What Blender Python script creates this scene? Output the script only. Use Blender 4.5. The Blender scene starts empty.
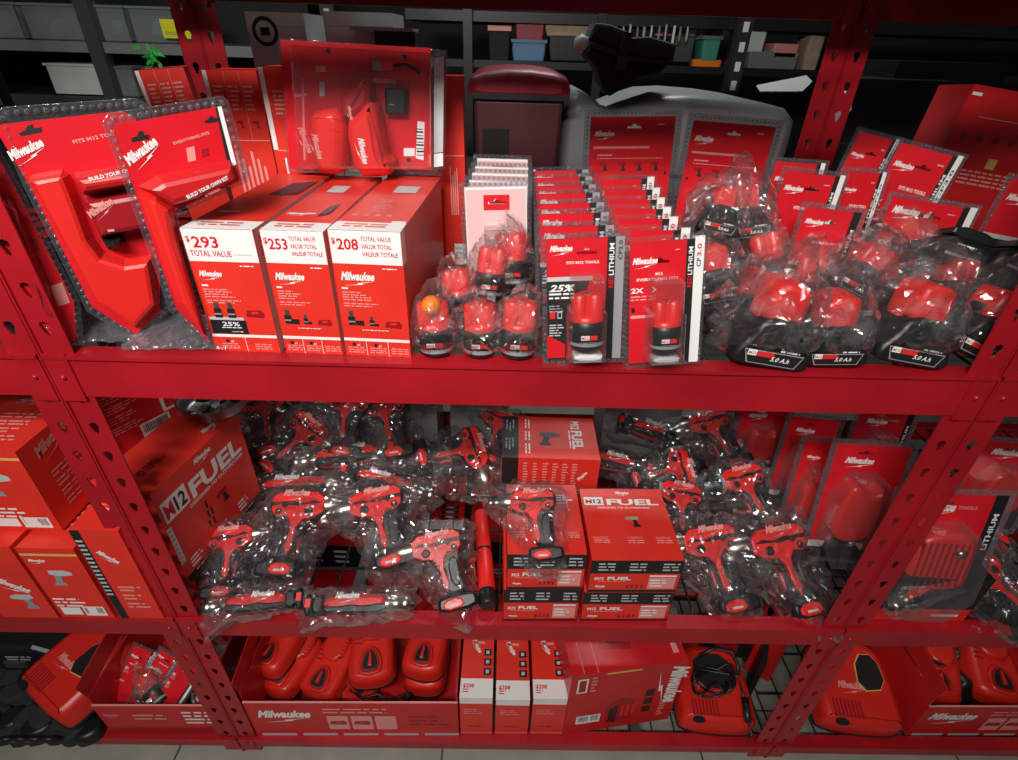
import bpy, bmesh, math, random
from mathutils import Vector, Matrix
from mathutils.geometry import tessellate_polygon
rnd = random.Random(7)
C = bpy.context.scene.collection
V = Vector
# ------------------------------------------------------------------ camera
CAM = V((-0.030, -0.582, 1.403)); YAW, PIT, ROL, FOC = 0.0157, 0.5652, 0.0310, 530.0
cy, sy, cp, sp, cr, sr = math.cos(YAW), math.sin(YAW), math.cos(PIT), math.sin(PIT), math.cos(ROL), math.sin(ROL)
FW = V((sy*cp, cy*cp, -sp)); RT0 = V((cy, -sy, 0)); UP0 = RT0.cross(FW)
RT = RT0*cr + UP0*sr; UP = -RT0*sr + UP0*cr
cd = bpy.data.cameras.new('camera'); cam = bpy.data.objects.new('camera', cd); C.objects.link(cam)
cam.matrix_world = Matrix(((RT.x, UP.x, -FW.x, CAM.x), (RT.y, UP.y, -FW.y, CAM.y), (RT.z, UP.z, -FW.z, CAM.z), (0, 0, 0, 1)))
cd.sensor_width = 36; cd.lens = FOC/1018*36; cd.clip_start = 0.02
bpy.context.scene.camera = cam
def ray(px, py): return (FW + RT*((px-509)/FOC) - UP*((py-380)/FOC))
def PY(px, py, y): d = ray(px, py); return CAM + d*((y-CAM.y)/d.y)
def PZ(px, py, z): d = ray(px, py); return CAM + d*((z-CAM.z)/d.z)
# rack heights measured off the photograph: deck tops
ZU, ZM, ZL, ZT = 1.058, 0.510, 0.060, 1.50
HW, DEP = 0.61, 0.64
# ------------------------------------------------------------------ materials
MT = {}
def mat(name, col, rough=0.5, metal=0.0, coat=0.0, noise=0.0, nscale=40, bump=0.0, bscale=60, spec=0.5, trans=0.0, emit=0):
    if name in MT: return MT[name]
    m = bpy.data.materials.new(name); m.use_nodes = True; nt = m.node_tree; b = nt.nodes['Principled BSDF']
    b.inputs['Base Color'].default_value = (*col, 1); b.inputs['Roughness'].default_value = rough
    b.inputs['Metallic'].default_value = metal; b.inputs['Coat Weight'].default_value = coat; b.inputs['Coat Roughness'].default_value = 0.12
    b.inputs['Specular IOR Level'].default_value = spec
    tc = nt.nodes.new('ShaderNodeTexCoord')
    if noise:
        n = nt.nodes.new('ShaderNodeTexNoise'); n.inputs['Scale'].default_value = nscale; n.inputs['Detail'].default_value = 4
        r = nt.nodes.new('ShaderNodeValToRGB'); r.color_ramp.elements[0].position = .35; r.color_ramp.elements[1].position = .7
        r.color_ramp.elements[0].color = (*[c*(1-noise) for c in col], 1); r.color_ramp.elements[1].color = (*[min(1, c*(1+noise*.4)) for c in col], 1)
        nt.links.new(tc.outputs['Object'], n.inputs['Vector']); nt.links.new(n.outputs['Fac'], r.inputs['Fac']); nt.links.new(r.outputs['Color'], b.inputs['Base Color'])
    if bump:
        n = nt.nodes.new('ShaderNodeTexNoise'); n.inputs['Scale'].default_value = bscale; n.inputs['Detail'].default_value = 3
        bp = nt.nodes.new('ShaderNodeBump'); bp.inputs['Strength'].default_value = bump; bp.inputs['Distance'].default_value = 0.004
        nt.links.new(tc.outputs['Object'], n.inputs['Vector']); nt.links.new(n.outputs['Fac'], bp.inputs['Height']); nt.links.new(bp.outputs['Normal'], b.inputs['Normal'])
    MT[name] = m; return m
def clear(name, tint, gloss, rough, haze=0.0, patch=0.0, hazecol=(.8, .8, .82), bump=0.0, bscale=50, edge=0.35):
    """thin clear film: see-through, shiny where it turns away, with a little milky haze"""
    m = bpy.data.materials.new(name); m.use_nodes = True; nt = m.node_tree; nt.nodes.remove(nt.nodes['Principled BSDF'])
    N, L = nt.nodes.new, nt.links.new; out = nt.nodes['Material Output']
    t = N('ShaderNodeBsdfTransparent'); t.inputs[0].default_value = (*tint, 1)
    g = N('ShaderNodeBsdfGlossy'); g.inputs['Roughness'].default_value = rough; g.inputs[0].default_value = (.95, .95, .97, 1)
    d = N('ShaderNodeBsdfDiffuse'); d.inputs[0].default_value = (*hazecol, 1)
    lw = N('ShaderNodeLayerWeight'); lw.inputs['Blend'].default_value = edge
    mul = N('ShaderNodeMath'); mul.operation = 'MULTIPLY_ADD'; mul.inputs[1].default_value = gloss; mul.inputs[2].default_value = .035; mul.use_clamp = True
    L(lw.outputs['Facing'], mul.inputs[0])
    m1 = N('ShaderNodeMixShader'); hz = N('ShaderNodeMath'); hz.operation = 'MULTIPLY_ADD'; hz.inputs[1].default_value = haze*3.2; hz.inputs[2].default_value = haze*.45; L(lw.outputs['Facing'], hz.inputs[0]); L(hz.outputs[0], m1.inputs[0])
    hz.use_clamp = True
    if patch:           # milky creases where the film is folded over itself
        tc2 = N('ShaderNodeTexCoord'); n2 = N('ShaderNodeTexNoise'); n2.inputs['Scale'].default_value = 22; n2.inputs['Detail'].default_value = 5; n2.inputs['Distortion'].default_value = .8
        mr = N('ShaderNodeMapRange'); mr.inputs[1].default_value = .52; mr.inputs[2].default_value = .72; mr.inputs[3].default_value = 0; mr.inputs[4].default_value = patch
        ad = N('ShaderNodeMath'); ad.operation = 'ADD'; ad.use_clamp = True
        L(tc2.outputs['Object'], n2.inputs['Vector']); L(n2.outputs['Fac'], mr.inputs[0]); L(hz.outputs[0], ad.inputs[0]); L(mr.outputs[0], ad.inputs[1]); L(ad.outputs[0], m1.inputs[0])
    L(t.outputs[0], m1.inputs[1]); L(d.outputs[0], m1.inputs[2])
    m2 = N('ShaderNodeMixShader'); L(mul.outputs[0], m2.inputs[0]); L(m1.outputs[0], m2.inputs[1]); L(g.outputs[0], m2.inputs[2]); L(m2.outputs[0], out.inputs[0])
    if bump:
        tc = N('ShaderNodeTexCoord'); n = N('ShaderNodeTexNoise'); n.inputs['Scale'].default_value = bscale*.5; n.inputs['Detail'].default_value = 2
        mx = N('ShaderNodeMix'); mx.data_type = 'VECTOR'; mx.inputs['Factor'].default_value = .06; vo = N('ShaderNodeTexVoronoi'); vo.inputs['Scale'].default_value = bscale
        bp = N('ShaderNodeBump'); bp.inputs['Strength'].default_value = bump; bp.inputs['Distance'].default_value = .012
        L(tc.outputs['Object'], n.inputs['Vector']); L(tc.outputs['Object'], mx.inputs[4]); L(n.outputs['Color'], mx.inputs[5]); L(mx.outputs[1], vo.inputs['Vector']); L(vo.outputs['Distance'], bp.inputs['Height'])
        L(bp.outputs['Normal'], g.inputs['Normal']); L(bp.outputs['Normal'], lw.inputs['Normal'])
    MT[name] = m; return m
RACK = mat('rack_red_paint', (.43, .010, .018), .33, noise=.22, nscale=7, bump=.06, bscale=240)
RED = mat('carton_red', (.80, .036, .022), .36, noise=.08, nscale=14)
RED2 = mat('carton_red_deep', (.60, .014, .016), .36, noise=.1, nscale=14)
CARD = mat('card_red', (.70, .012, .022), .30, noise=.1, nscale=12)
MAROON = mat('card_maroon', (.34, .010, .016), .32)
PLRED = mat('tool_red_plastic', (.78, .022, .018), .34, bump=.05, bscale=300)
CHRED = mat('charger_red_plastic', (.66, .022, .013), .34, bump=.05, bscale=300)
BLK = mat('black_plastic', (.012, .012, .013), .38, bump=.05, bscale=300)
BLKP = mat('black_print', (.015, .014, .015), .42)
GRY = mat('grey_print', (.30, .30, .31), .45)
DGRY = mat('dark_grey_plastic', (.055, .057, .06), .45, bump=.1, bscale=200)
LGRY = mat('light_grey_print', (.52, .53, .54), .45)
WHT = mat('white_print', (.86, .84, .82), .42)
PINK = mat('pale_red_print', (.80, .30, .28), .42)
YEL = mat('yellow_tag', (.85, .82, .02), .5)
ORG = mat('orange_plastic', (.95, .22, .01), .4)
GRN = mat('green_plastic', (.02, .45, .05), .5)
TEAL = mat('teal_plastic', (.05, .28, .22), .5)
BLUE = mat('blue_plastic', (.10, .22, .38), .5)
TAN = mat('kraft_board', (.42, .31, .20), .7, noise=.15, nscale=30)
BRS = mat('brass_yellow_print', (.75, .45, .12), .5)
METAL = mat('bright_metal', (.62, .58, .52), .28, metal=1.0)
STEEL = mat('pan_metal', (.45, .46, .47), .33, metal=1.0)
GREY = mat('grey_case_plastic', (.22, .225, .225), .38, bump=.25, bscale=35)
FABR = mat('black_bag_cloth', (.018, .022, .022), .85, bump=.3, bscale=300)
TOTE = mat('tote_red_plastic', (.30, .008, .02), .42)
FLOORM = mat('floor_concrete', (.36, .345, .30), .6, noise=.16, nscale=9, bump=.04, bscale=90)
WIRE = mat('wire_dark', (.03, .03, .032), .4, metal=.6)
DARK = mat('aisle_black', (.012, .012, .013), .8)
CREAM = mat('cream_box', (.72, .74, .70), .55)
BAG = clear('crumpled_bag_film', (.985, .985, .985), .75, .10, haze=.022, patch=.10, bump=.5, bscale=17)
BAGD = clear('crumpled_bag_film_grey', (.94, .94, .945), .65, .12, haze=.022, patch=.08, hazecol=(.6, .6, .62), bump=1.0, bscale=20)
CLAM = clear('clamshell_plastic', (.93, .92, .93), .42, .07, haze=.03)
CLAMH = clear('clamshell_rim_plastic', (.82, .82, .84), .42, .12, haze=.07, hazecol=(.6, .6, .66), bump=.2, bscale=90)
CLAMR = clear('red_tinted_blister', (.80, .22, .24), .4, .08, haze=.05, hazecol=(.8, .1, .1))
BIN = clear('translucent_bin_plastic', (.72, .76, .76), .3, .25, haze=.42, hazecol=(.45, .50, .50))
# ------------------------------------------------------------------ geometry
_gc = {}
def glyph(s, shear=0.0, bold=0.0, space=1.0):
    k = (s, shear, bold, space)
    if k in _gc: return _gc[k]
    cu = bpy.data.curves.new('lettering', 'FONT'); cu.body = s; cu.size = 1; cu.shear = shear; cu.offset = bold; cu.space_character = space; cu.resolution_u = 2
    o = bpy.data.objects.new('lettering', cu); C.objects.link(o); dg = bpy.context.evaluated_depsgraph_get()
    me = o.evaluated_get(dg).to_mesh(); vs = [(v.co.x, v.co.y) for v in me.vertices]; fs = [tuple(p.vertices) for p in me.polygons]
    o.evaluated_get(dg).to_mesh_clear(); bpy.data.objects.remove(o); bpy.data.curves.remove(cu)
    x0 = min((v[0] for v in vs), default=0); x1 = max((v[0] for v in vs), default=1)
    vs = [(v[0]-x0, v[1]) for v in vs]; _gc[k] = (vs, fs, max(x1-x0, 1e-4)); return _gc[k]
def chaikin(p, n=1):
    for _ in range(n):
        q = []
        for i in range(len(p)):
            a, b = p[i], p[(i+1) % len(p)]
            q.append((a[0]*.75+b[0]*.25, a[1]*.75+b[1]*.25)); q.append((a[0]*.25+b[0]*.75, a[1]*.25+b[1]*.75))
        p = q
    return p
def area(p): return .5*sum(p[i][0]*p[(i+1) % len(p)][1]-p[(i+1) % len(p)][0]*p[i][1] for i in range(len(p)))
def inset(p, d):
    s = 1 if area(p) > 0 else -1; q = []; n = len(p)
    for i in range(n):
        a, b, c = V(p[i-1]), V(p[i]), V(p[(i+1) % n])
        e, f = (b-a), (c-b)
        if e.length < 1e-9 or f.length < 1e-9: q.append(tuple(b)); continue
        e.normalize(); f.normalize(); n1 = V((-e.y, e.x))*s; n2 = V((-f.y, f.x))*s; m = n1+n2
        if m.length < 1e-4: q.append(tuple(b)); continue
        m.normalize(); q.append(tuple(b+m*(d/max(.5, m.dot(n1)))))
    return q
class MB:
    def __init__(s, T=None): s.v = []; s.f = []; s.mi = []; s.sm = []; s.mats = []; s.T = T; s.k = 0
    def add(s, vs, fs, m, T=None, smooth=False):
        T = T if T is not None else s.T; b = len(s.v)
        s.v += [tuple(T @ V(v)) if T is not None else tuple(v) for v in vs]
        if m not in s.mats: s.mats.append(m)
        i = s.mats.index(m)
        for f in fs: s.f.append(tuple(b+k for k in f)); s.mi.append(i); s.sm.append(smooth)
        return s
    def box(s, x0, y0, z0, x1, y1, z1, m, T=None, bev=0.0):
        if bev:
            x0, x1 = sorted((x0, x1)); y0, y1 = sorted((y0, y1))
            return s.ext([(x0, y0), (x1, y0), (x1, y1), (x0, y1)], z0, z1, m, bev=bev, T=T)
        vs = [(x, y, z) for z in (z0, z1) for y in (y0, y1) for x in (x0, x1)]
        return s.add(vs, [(0, 2, 3, 1), (4, 5, 7, 6), (0, 1, 5, 4), (2, 6, 7, 3), (0, 4, 6, 2), (1, 3, 7, 5)], m, T)
    def ext(s, p, z0, z1, m, bev=0.0, T=None, smooth=False, side=None, taper=0.0):
        """solid from outline p (x, y) between z0 and z1, front rim bevelled; taper pulls the front in"""
        if area(p) < 0: p = p[::-1]
        n = len(p); z0, z1 = min(z0, z1), max(z0, z1)
        L = [(p, z0)]
        if taper: L.append((inset(p, taper), z1-bev))
        elif bev: L.append((p, z1-bev))
        if bev:
            L.append((inset(p, taper+bev*.35), z1-bev*.3)); L.append((inset(p, taper+bev), z1))
        elif not taper: L.append((p, z1))
        vs = [(x, y, z) for q, z in L for x, y in q]; fs = []
        for j in range(len(L)-1):
            for i in range(n):
                k = (i+1) % n; fs.append((j*n+i, j*n+k, (j+1)*n+k, (j+1)*n+i))
        s.add(vs, fs, side or m, T, smooth)
        t = len(L)-1
        s.add([(x, y, z0) for x, y in p], [tuple(range(n))[::-1]], side or m, T, False)
        return s.add([(x, y, L[t][1]) for x, y in L[t][0]], [tuple(range(n))], m, T, False)
    def lathe(s, prof, m, T=None, seg=20, smooth=True, sx=1.0, sy=1.0):
        """prof [(r, z)] spun about z"""
        vs = []; fs = []
        for r, z in prof:
            for i in range(seg): a = 2*math.pi*i/seg; vs.append((r*sx*math.cos(a), r*sy*math.sin(a), z))
        for j in range(len(prof)-1):
            for i in range(seg): k = (i+1) % seg; fs.append((j*seg+i, j*seg+k, (j+1)*seg+k, (j+1)*seg+i))
        s.add(vs, fs, m, T, smooth)
        for j, fl in ((0, True), (len(prof)-1, False)):
            if prof[j][0] > 1e-5:
                r, z = prof[j]; c = [(r*sx*math.cos(2*math.pi*i/seg), r*sy*math.sin(2*math.pi*i/seg), z) for i in range(seg)]
                s.add(c, [tuple(range(seg))[::-1] if fl else tuple(range(seg))], m, T, False)
        return s
    def tube(s, pts, r, m, T=None, seg=6):
        pts = [V(p) for p in pts]; vs = []; fs = []
        for i, p in enumerate(pts):
            d = (pts[min(i+1, len(pts)-1)]-pts[max(i-1, 0)]).normalized()
            a = d.cross(V((0, 0, 1)));  a = a if a.length > .05 else d.cross(V((1, 0, 0))); a.normalize(); b = d.cross(a)
            for k in range(seg): t = 2*math.pi*k/seg; vs.append(tuple(p+a*r*math.cos(t)+b*r*math.sin(t)))
        for i in range(len(pts)-1):
            for k in range(seg): q = (k+1) % seg; fs.append((i*seg+k, i*seg+q, (i+1)*seg+q, (i+1)*seg+k))
        fs.append(tuple(range(seg))[::-1]); fs.append(tuple((len(pts)-1)*seg+k for k in range(seg)))
        return s.add(vs, fs, m, T, True)
    def plate(s, p, holes, z0, z1, m, T=None):
        """flat plate with real holes"""
        polys = [p]+holes
        if area(p) < 0: polys[0] = p[::-1]
        fl = [q for P in polys for q in P]
        tr = tessellate_polygon([[V((x, y, 0)) for x, y in P] for P in polys])
        fs = []
        for t in tr:
            a, b, c = (fl[i] for i in t)
            if (b[0]-a[0])*(c[1]-a[1])-(b[1]-a[1])*(c[0]-a[0]) < 0: t = t[::-1]
            fs.append(tuple(t))
        s.add([(x, y, z1) for x, y in fl], fs, m, T); s.add([(x, y, z0) for x, y in fl], [f[::-1] for f in fs], m, T)
        for P in polys:
            n = len(P); s.add([(x, y, z) for z in (z0, z1) for x, y in P], [(i, (i+1) % n, n+(i+1) % n, n+i) for i in range(n)], m, T)
        return s
    # ---- printing on a face: F maps (x, y) on the face to space
    def poly(s, pts, m, F=None, up=1):
        F = F if F is not None else (s.T or Matrix.Identity(4)); s.k += 1; z = .00012*up+.00003*(s.k % 20)
        if area(pts) < 0: pts = pts[::-1]
        return s.add([(x, y, z) for x, y in pts], [tuple(range(len(pts)))], m, F)
    def rect(s, x0, y0, x1, y1, m, F=None, up=1): return s.poly([(x0, y0), (x1, y0), (x1, y1), (x0, y1)], m, F, up)
    def text(s, t, x, y, size, m, F=None, shear=0.0, bold=0.02, w=None, rot=0.0, align='L', sx=1.0, up=3):
        vs, fs, W = glyph(t, shear, bold); k = size; kx = size*sx
        if w: kx = w/W; k = size if size else kx
        ox = {'L': 0, 'C': -W*kx/2, 'R': -W*kx}[align]; c, q = math.cos(rot), math.sin(rot); s.k += 1; z = .00012*up+.00003*(s.k % 20)
        out = []
        for a, b in vs:
            a = a*kx+ox; b = b*k; out.append((x+a*c-b*q, y+a*q+b*c, z))
        return s.add(out, fs, m, F if F is not None else (s.T or Matrix.Identity(4)))
    def logo(s, x, y, w, m, F=None, rot=0.0, up=3):
        """the script word mark over its lightning stroke"""
        h = w*.27; s.text('Milwaukee', x+w*.02, y+h*.55, h*1.25, m, F, shear=.4, bold=.04, w=w*.97, rot=rot, up=up)
        z = [(.10, -.10), (.62, .17), (.58, .27), (1.0, .50), (.72, .26), (.76, .16), (.40, .02), (.42, .10)]
        z = [(.08, -.14), (.50, .09), (.475, .21), (.98, .46), (.62, .20), (.65, .07)]
        c, q = math.cos(rot), math.sin(rot)
        return s.poly([(x+a*w*c-b*h*2*q*.5-0*q, y+a*w*q+b*h*2*c*.5) for a, b in z], m, F, up)
    def fine(s, x, y, w, n, pitch, m, F=None, h=.45, seed=0, up=3, full=.9):
        """rows of print too small to read: dashes of word length"""
        r = random.Random(seed*31+n)
        for i in range(n):
            cx = x; e = x+w*(1 if full >= 1 else r.uniform(full-.3, full+.1))
            while cx < e:
                ww = min(pitch*r.uniform(.9, 3.2), e-cx); s.rect(cx, y-i*pitch-pitch*h, cx+ww, y-i*pitch, m, F, up); cx += ww+pitch*.45
        return s
    def barcode(s, x0, y0, x1, y1, F=None, up=2):
        s.rect(x0, y0, x1, y1, WHT, F, up); r = random.Random(3); x = x0+(x1-x0)*.08
        while x < x1-(x1-x0)*.08:
            w = (x1-x0)*r.choice((.012, .02, .03)); s.rect(x, y0+(y1-y0)*.25, x+w, y1-(y1-y0)*.1, BLKP, F, up+2); x += w+(x1-x0)*r.choice((.02, .03))
        return s
    def build(s, name, parent=None, label=None):
        me = bpy.data.meshes.new(name); me.from_pydata(s.v, [], s.f)
        for m in s.mats: me.materials.append(m)
        me.polygons.foreach_set('material_index', s.mi); me.polygons.foreach_set('use_smooth', s.sm); me.update()
        o = bpy.data.objects.new(name, me); C.objects.link(o); o.parent = parent
        if label: o['label'] = label
        return o
def tag(o, label=None, cat=None, group=None, kind=None):
    if label: o['label'] = label
    if cat: o['category'] = cat
    if group: o['group'] = group
    if kind: o['kind'] = kind
    return o
def thing(name, T, label, cat, group=None):
    o = bpy.data.objects.new(name, None); C.objects.link(o); o.matrix_world = T; o.empty_display_size = .02
    return tag(o, label, cat, group)
def struct(name, mb): return tag(mb.build(name), kind='structure')
def dup(root, T, label, group=None):
    def cp(o, par):
        c = o.copy(); C.objects.link(c); c.parent = par
        for ch in kids.get(o.name, []): cp(ch, c)
        return c
    kids = {}
    for o in C.objects:
        if o.parent: kids.setdefault(o.parent.name, []).append(o)
    r = cp(root, None); r.matrix_world = T; r['label'] = label
    if group: r['group'] = group
    return r
class Frame:
    """a standing plane: x to the right, y up along it, z out towards the aisle"""
    def __init__(s, o, yaw=0.0, tilt=0.0, roll=0.0):
        a, t = math.radians(yaw), math.radians(tilt)
        x = V((math.cos(a), math.sin(a), 0)); b = V((-math.sin(a), math.cos(a), 0))   # b points to the back
        y = V((0, 0, 1))*math.cos(t)+b*math.sin(t); z = x.cross(y)
        if roll:
            r = math.radians(roll); x, y = x*math.cos(r)+y*math.sin(r), y*math.cos(r)-x*math.sin(r)
        s.o = V(o); s.x, s.y, s.z = x, y, z
        s.M = Matrix(((x.x, y.x, z.x, o[0]), (x.y, y.y, z.y, o[1]), (x.z, y.z, z.z, o[2]), (0, 0, 0, 1)))
    def uv(s, px, py, off=0.0):
        d = ray(px, py); t = (s.o+s.z*off-CAM).dot(s.z)/d.dot(s.z); p = CAM+d*t-s.o; return (p.dot(s.x), p.dot(s.y))
    def out(s, pts, off=0.0): return [s.uv(a, b, off) for a, b in pts]
def FZ(px, py, z, **k): return Frame(PZ(px, py, z), **k)
def FY(px, py, y, **k): return Frame(PY(px, py, y), **k)
# face frames of a carton with front face w x h at z = 0, going back to z = -d
def ftop(w, h, d): return Matrix(((1, 0, 0, 0), (0, 0, 1, h), (0, -1, 0, 0), (0, 0, 0, 1)))
def fright(w, h, d): return Matrix(((0, 0, 1, w), (0, 1, 0, 0), (-1, 0, 0, 0), (0, 0, 0, 1)))
def fleft(w, h, d): return Matrix(((0, 0, -1, 0), (0, 1, 0, 0), (1, 0, 0, -d), (0, 0, 0, 1)))
I4 = Matrix.Identity(4)
RX = lambda a: Matrix.Rotation(math.radians(a), 4, 'X')
RY = lambda a: Matrix.Rotation(math.radians(a), 4, 'Y')
RZ = lambda a: Matrix.Rotation(math.radians(a), 4, 'Z')
TR = lambda x, y, z: Matrix.Translation((x, y, z))
# ================================================================== the setting
struct('floor', MB().box(-7, -3.2, -.02, 7, 3.2, 0, FLOORM))
m = MB()
for k in range(-3, 6): m.box(-3, k*.61-.002+.1, 0, 3, k*.61+.002+.1, .0006, DGRY)
for k in range(-4, 5): m.box(k*.61-.002-.15, -2.2, 0, k*.61+.002-.15, 3.2, .0006, DGRY)
struct('trim_1', m)
struct('wall_back', MB().box(-7, 3.2, 0, 7, 3.24, 3.4, DARK))
# ================================================================== the racks
TEAR = [(0, .0115), (.0050, .0095), (.0065, .005), (.005, .001), (.0028, -.006), (0, -.0095), (-.0028, -.006), (-.005, .001), (-.0065, .005), (-.005, .0095)]
def front_post(x0, x1, y, name, par, z1=1.95, sgn=1, face=-1):
    """angle-iron post: perforated front flange plus a return flange along the seam"""
    m = MB(); w = x1-x0; n = int(z1/.0508); cx = (x0+x1)/2
    F = Matrix(((1, 0, 0, 0), (0, 0, -1, y), (0, 1, 0, 0), (0, 0, 0, 1)))
    for k in range(n):
        za, zb = k*.0508, (k+1)*.0508; c = (za+zb)/2
        m.plate([(x0, za), (x1, za), (x1, zb), (x0, zb)], [[(cx+a, c+b) for a, b in TEAR][::-1]], 0, .0022, RACK, F)
    xs = x0 if sgn > 0 else x1
    G = Matrix(((0, 0, 1, xs-(.0022 if sgn < 0 else 0)), (1, 0, 0, y), (0, 1, 0, 0), (0, 0, 0, 1)))
    for k in range(n):
        za, zb = k*.0508, (k+1)*.0508; c = (za+zb)/2
        m.plate([(0, za), (.036, za), (.036, zb), (0, zb)], [[(.019+a, c+b) for a, b in TEAR][::-1]], 0, .0022, RACK, G)
    # raised fold where the two flanges meet, and the black foot
    m.box(xs-.002, y-.005, 0, xs+.002, y, z1, RACK)
    return m.build(name, par)
def beam(x0, x1, y, ztop, h, name, par, back=False):
    s = -1 if back else 1; m = MB()
    m.box(x0, y-.002*s, ztop-h, x1, y+.0015*s, ztop, RACK)                        # web
    m.box(x0, y-.006*s, ztop-.004, x1, y+.022*s, ztop+.001, RACK)                 # top lip
    m.box(x0, y, ztop-h, x1, y+.014*s, ztop-h+.003, RACK)
    for xx in ((x0, x0+.03), (x1-.03, x1)):                                       # the end plates that hook into the posts, with safety pin
        m.box(xx[0], y-.0045*s, ztop-h-.006, xx[1], y-.002*s, ztop+.003, RACK)
        c = (xx[0]+xx[1])/2; m.lathe([(.004, 0), (.004, .0015), (.0025, .003)], RACK, TR(c, y-.0045*s, ztop-h*.5) @ RX(90*s), seg=10)
    return m.build(name, par)
def deck(x0, x1, z, name, par, ya=.012, yb=DEP-.01):
    m = MB(); n = 26; k = int(round((x1-x0)/.0525))
    for i in range(k+1): x = x0+(x1-x0)*i/k; m.box(x-.0015, ya, z-.003, x+.0015, yb, z, WIRE)
    for i in range(7): y = ya+(yb-ya)*i/6; m.box(x0, y-.002, z-.007, x1, y+.002, z-.003, WIRE)
    for i in range(1, 4): x = x0+(x1-x0)*i/4; m.box(x-.012, ya, z-.020, x+.012, yb, z-.007, DGRY)
    return m.build(name, par)
def rack(x0, x1, label, sub=True):
    t = thing('storage_rack', TR(0, 0, 0), label, 'shelving rack', 'red steel racks standing side by side')
    for xa, xb, sg in ((x0+.0015, x0+.0415, 1), (x1-.0415, x1-.0015, -1)):
        front_post(xa, xb, 0, 'post', t, sgn=sg); front_post(xa, xb, DEP-.038, 'post', t, sgn=sg)
    for z, h in ((ZU, .062), (ZM, .050), (ZL, .036)):
        beam(x0+.003, x1-.003, -.0025, z, h, 'beam', t); beam(x0+.003, x1-.003, DEP+.003, z, h, 'beam', t, back=True)
        deck(x0+.01, x1-.01, z-.0015, 'wire_deck', t)
    beam(x0+.003, x1-.003, -.0025, ZT+.06, .06, 'beam', t); beam(x0+.003, x1-.003, DEP-.045, ZT+.03, .075, 'beam', t)
    deck(x0+.01, x1-.01, ZT+.055, 'wire_deck', t)
    MB().box(x0+.01, .27, ZT+.056, x1-.01, DEP-.02, ZT+.068, DARK).build('added_shade_board', t, 'unseen dark board added on the top level to shade the rear')  # out of view, added to keep lamp light off the rear beam and tote
    return t
rack(-HW, HW, 'middle bay of red perforated steel racking, full width in view')
rack(-HW-1.22, -HW, 'red steel rack bay cut by the left edge')
rack(HW, HW+1.22, 'red steel rack bay cut by the right edge')
# ================================================================== cartons
def carton(fr, w, h, d, label, faces, name='tool_box', cat='box', group=None, body=RED, side=None, par=None):
    """folded carton: faces maps 'f','t','r','l' to a print routine (mb, F, w, h)"""
    t = thing(name, fr.M, label, cat, group)
    m = MB(); e = .0012; m.box(0, 0, -d, w, h, 0, body, bev=0)
    # board edges and tuck flap seam
    m.box(0, h-.0006, -d, w, h+.0006, -d+.001, side or body); m.box(-.0003, 0, -.0008, .0005, h, .0004, side or body); m.box(w-.0005, 0, -.0008, w+.0003, h, .0004, side or body)
    for k, fn in faces.items():
        F = {'f': I4, 't': ftop(w, h, d), 'r': fright(w, h, d), 'l': fleft(w, h, d)}[k]; a, b = {'f': (w, h), 't': (w, d), 'r': (d, h), 'l': (d, h)}[k]
        fn(m, F, a, b)
    m.build('carton', t); return t
def ico_tool(m, x, y, s, F, c1=BLKP, c2=GRY, up=4, flip=1):
    """little picture of a pistol-grip tool"""
    f = lambda P: [(x+a*s*flip, y+b*s) for a, b in P]
    m.poly(f([(-.5, .2), (-.5, .38), (-.2, .5), (.45, .5), (.5, .25), (.2, .12), (-.2, .15)]), c2, F, up)
    m.poly(f([(.0, .15), (.3, .15), (.38, -.3), (.1, -.3)]), c1, F, up+1); m.poly(f([(-.05, -.5), (.5, -.5), (.48, -.28), (.0, -.28)]), c1, F, up+1)
def ico_batt(m, x, y, s, F, c=BLKP, up=4):
    m.rect(x-.22*s, y-.5*s, x+.22*s, y+.1*s, c, F, up); m.rect(x-.13*s, y+.1*s, x+.13*s, y+.5*s, DGRY, F, up); m.rect(x-.2*s, y-.3*s, x+.2*s, y-.2*s, GRY, F, up+2)
def ico_charger(m, x, y, s, F, up=4):
    m.poly([(x-.5*s, y-.2*s), (x-.4*s, y+.15*s), (x+.35*s, y+.2*s), (x+.5*s, y-.05*s), (x+.4*s, y-.25*s)], MAROON, F, up); m.poly([(x-.2*s, y-.05*s), (x-.1*s, y+.1*s), (x+.2*s, y+.1*s), (x+.2*s, y-.02*s)], RED, F, up+1)
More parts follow.
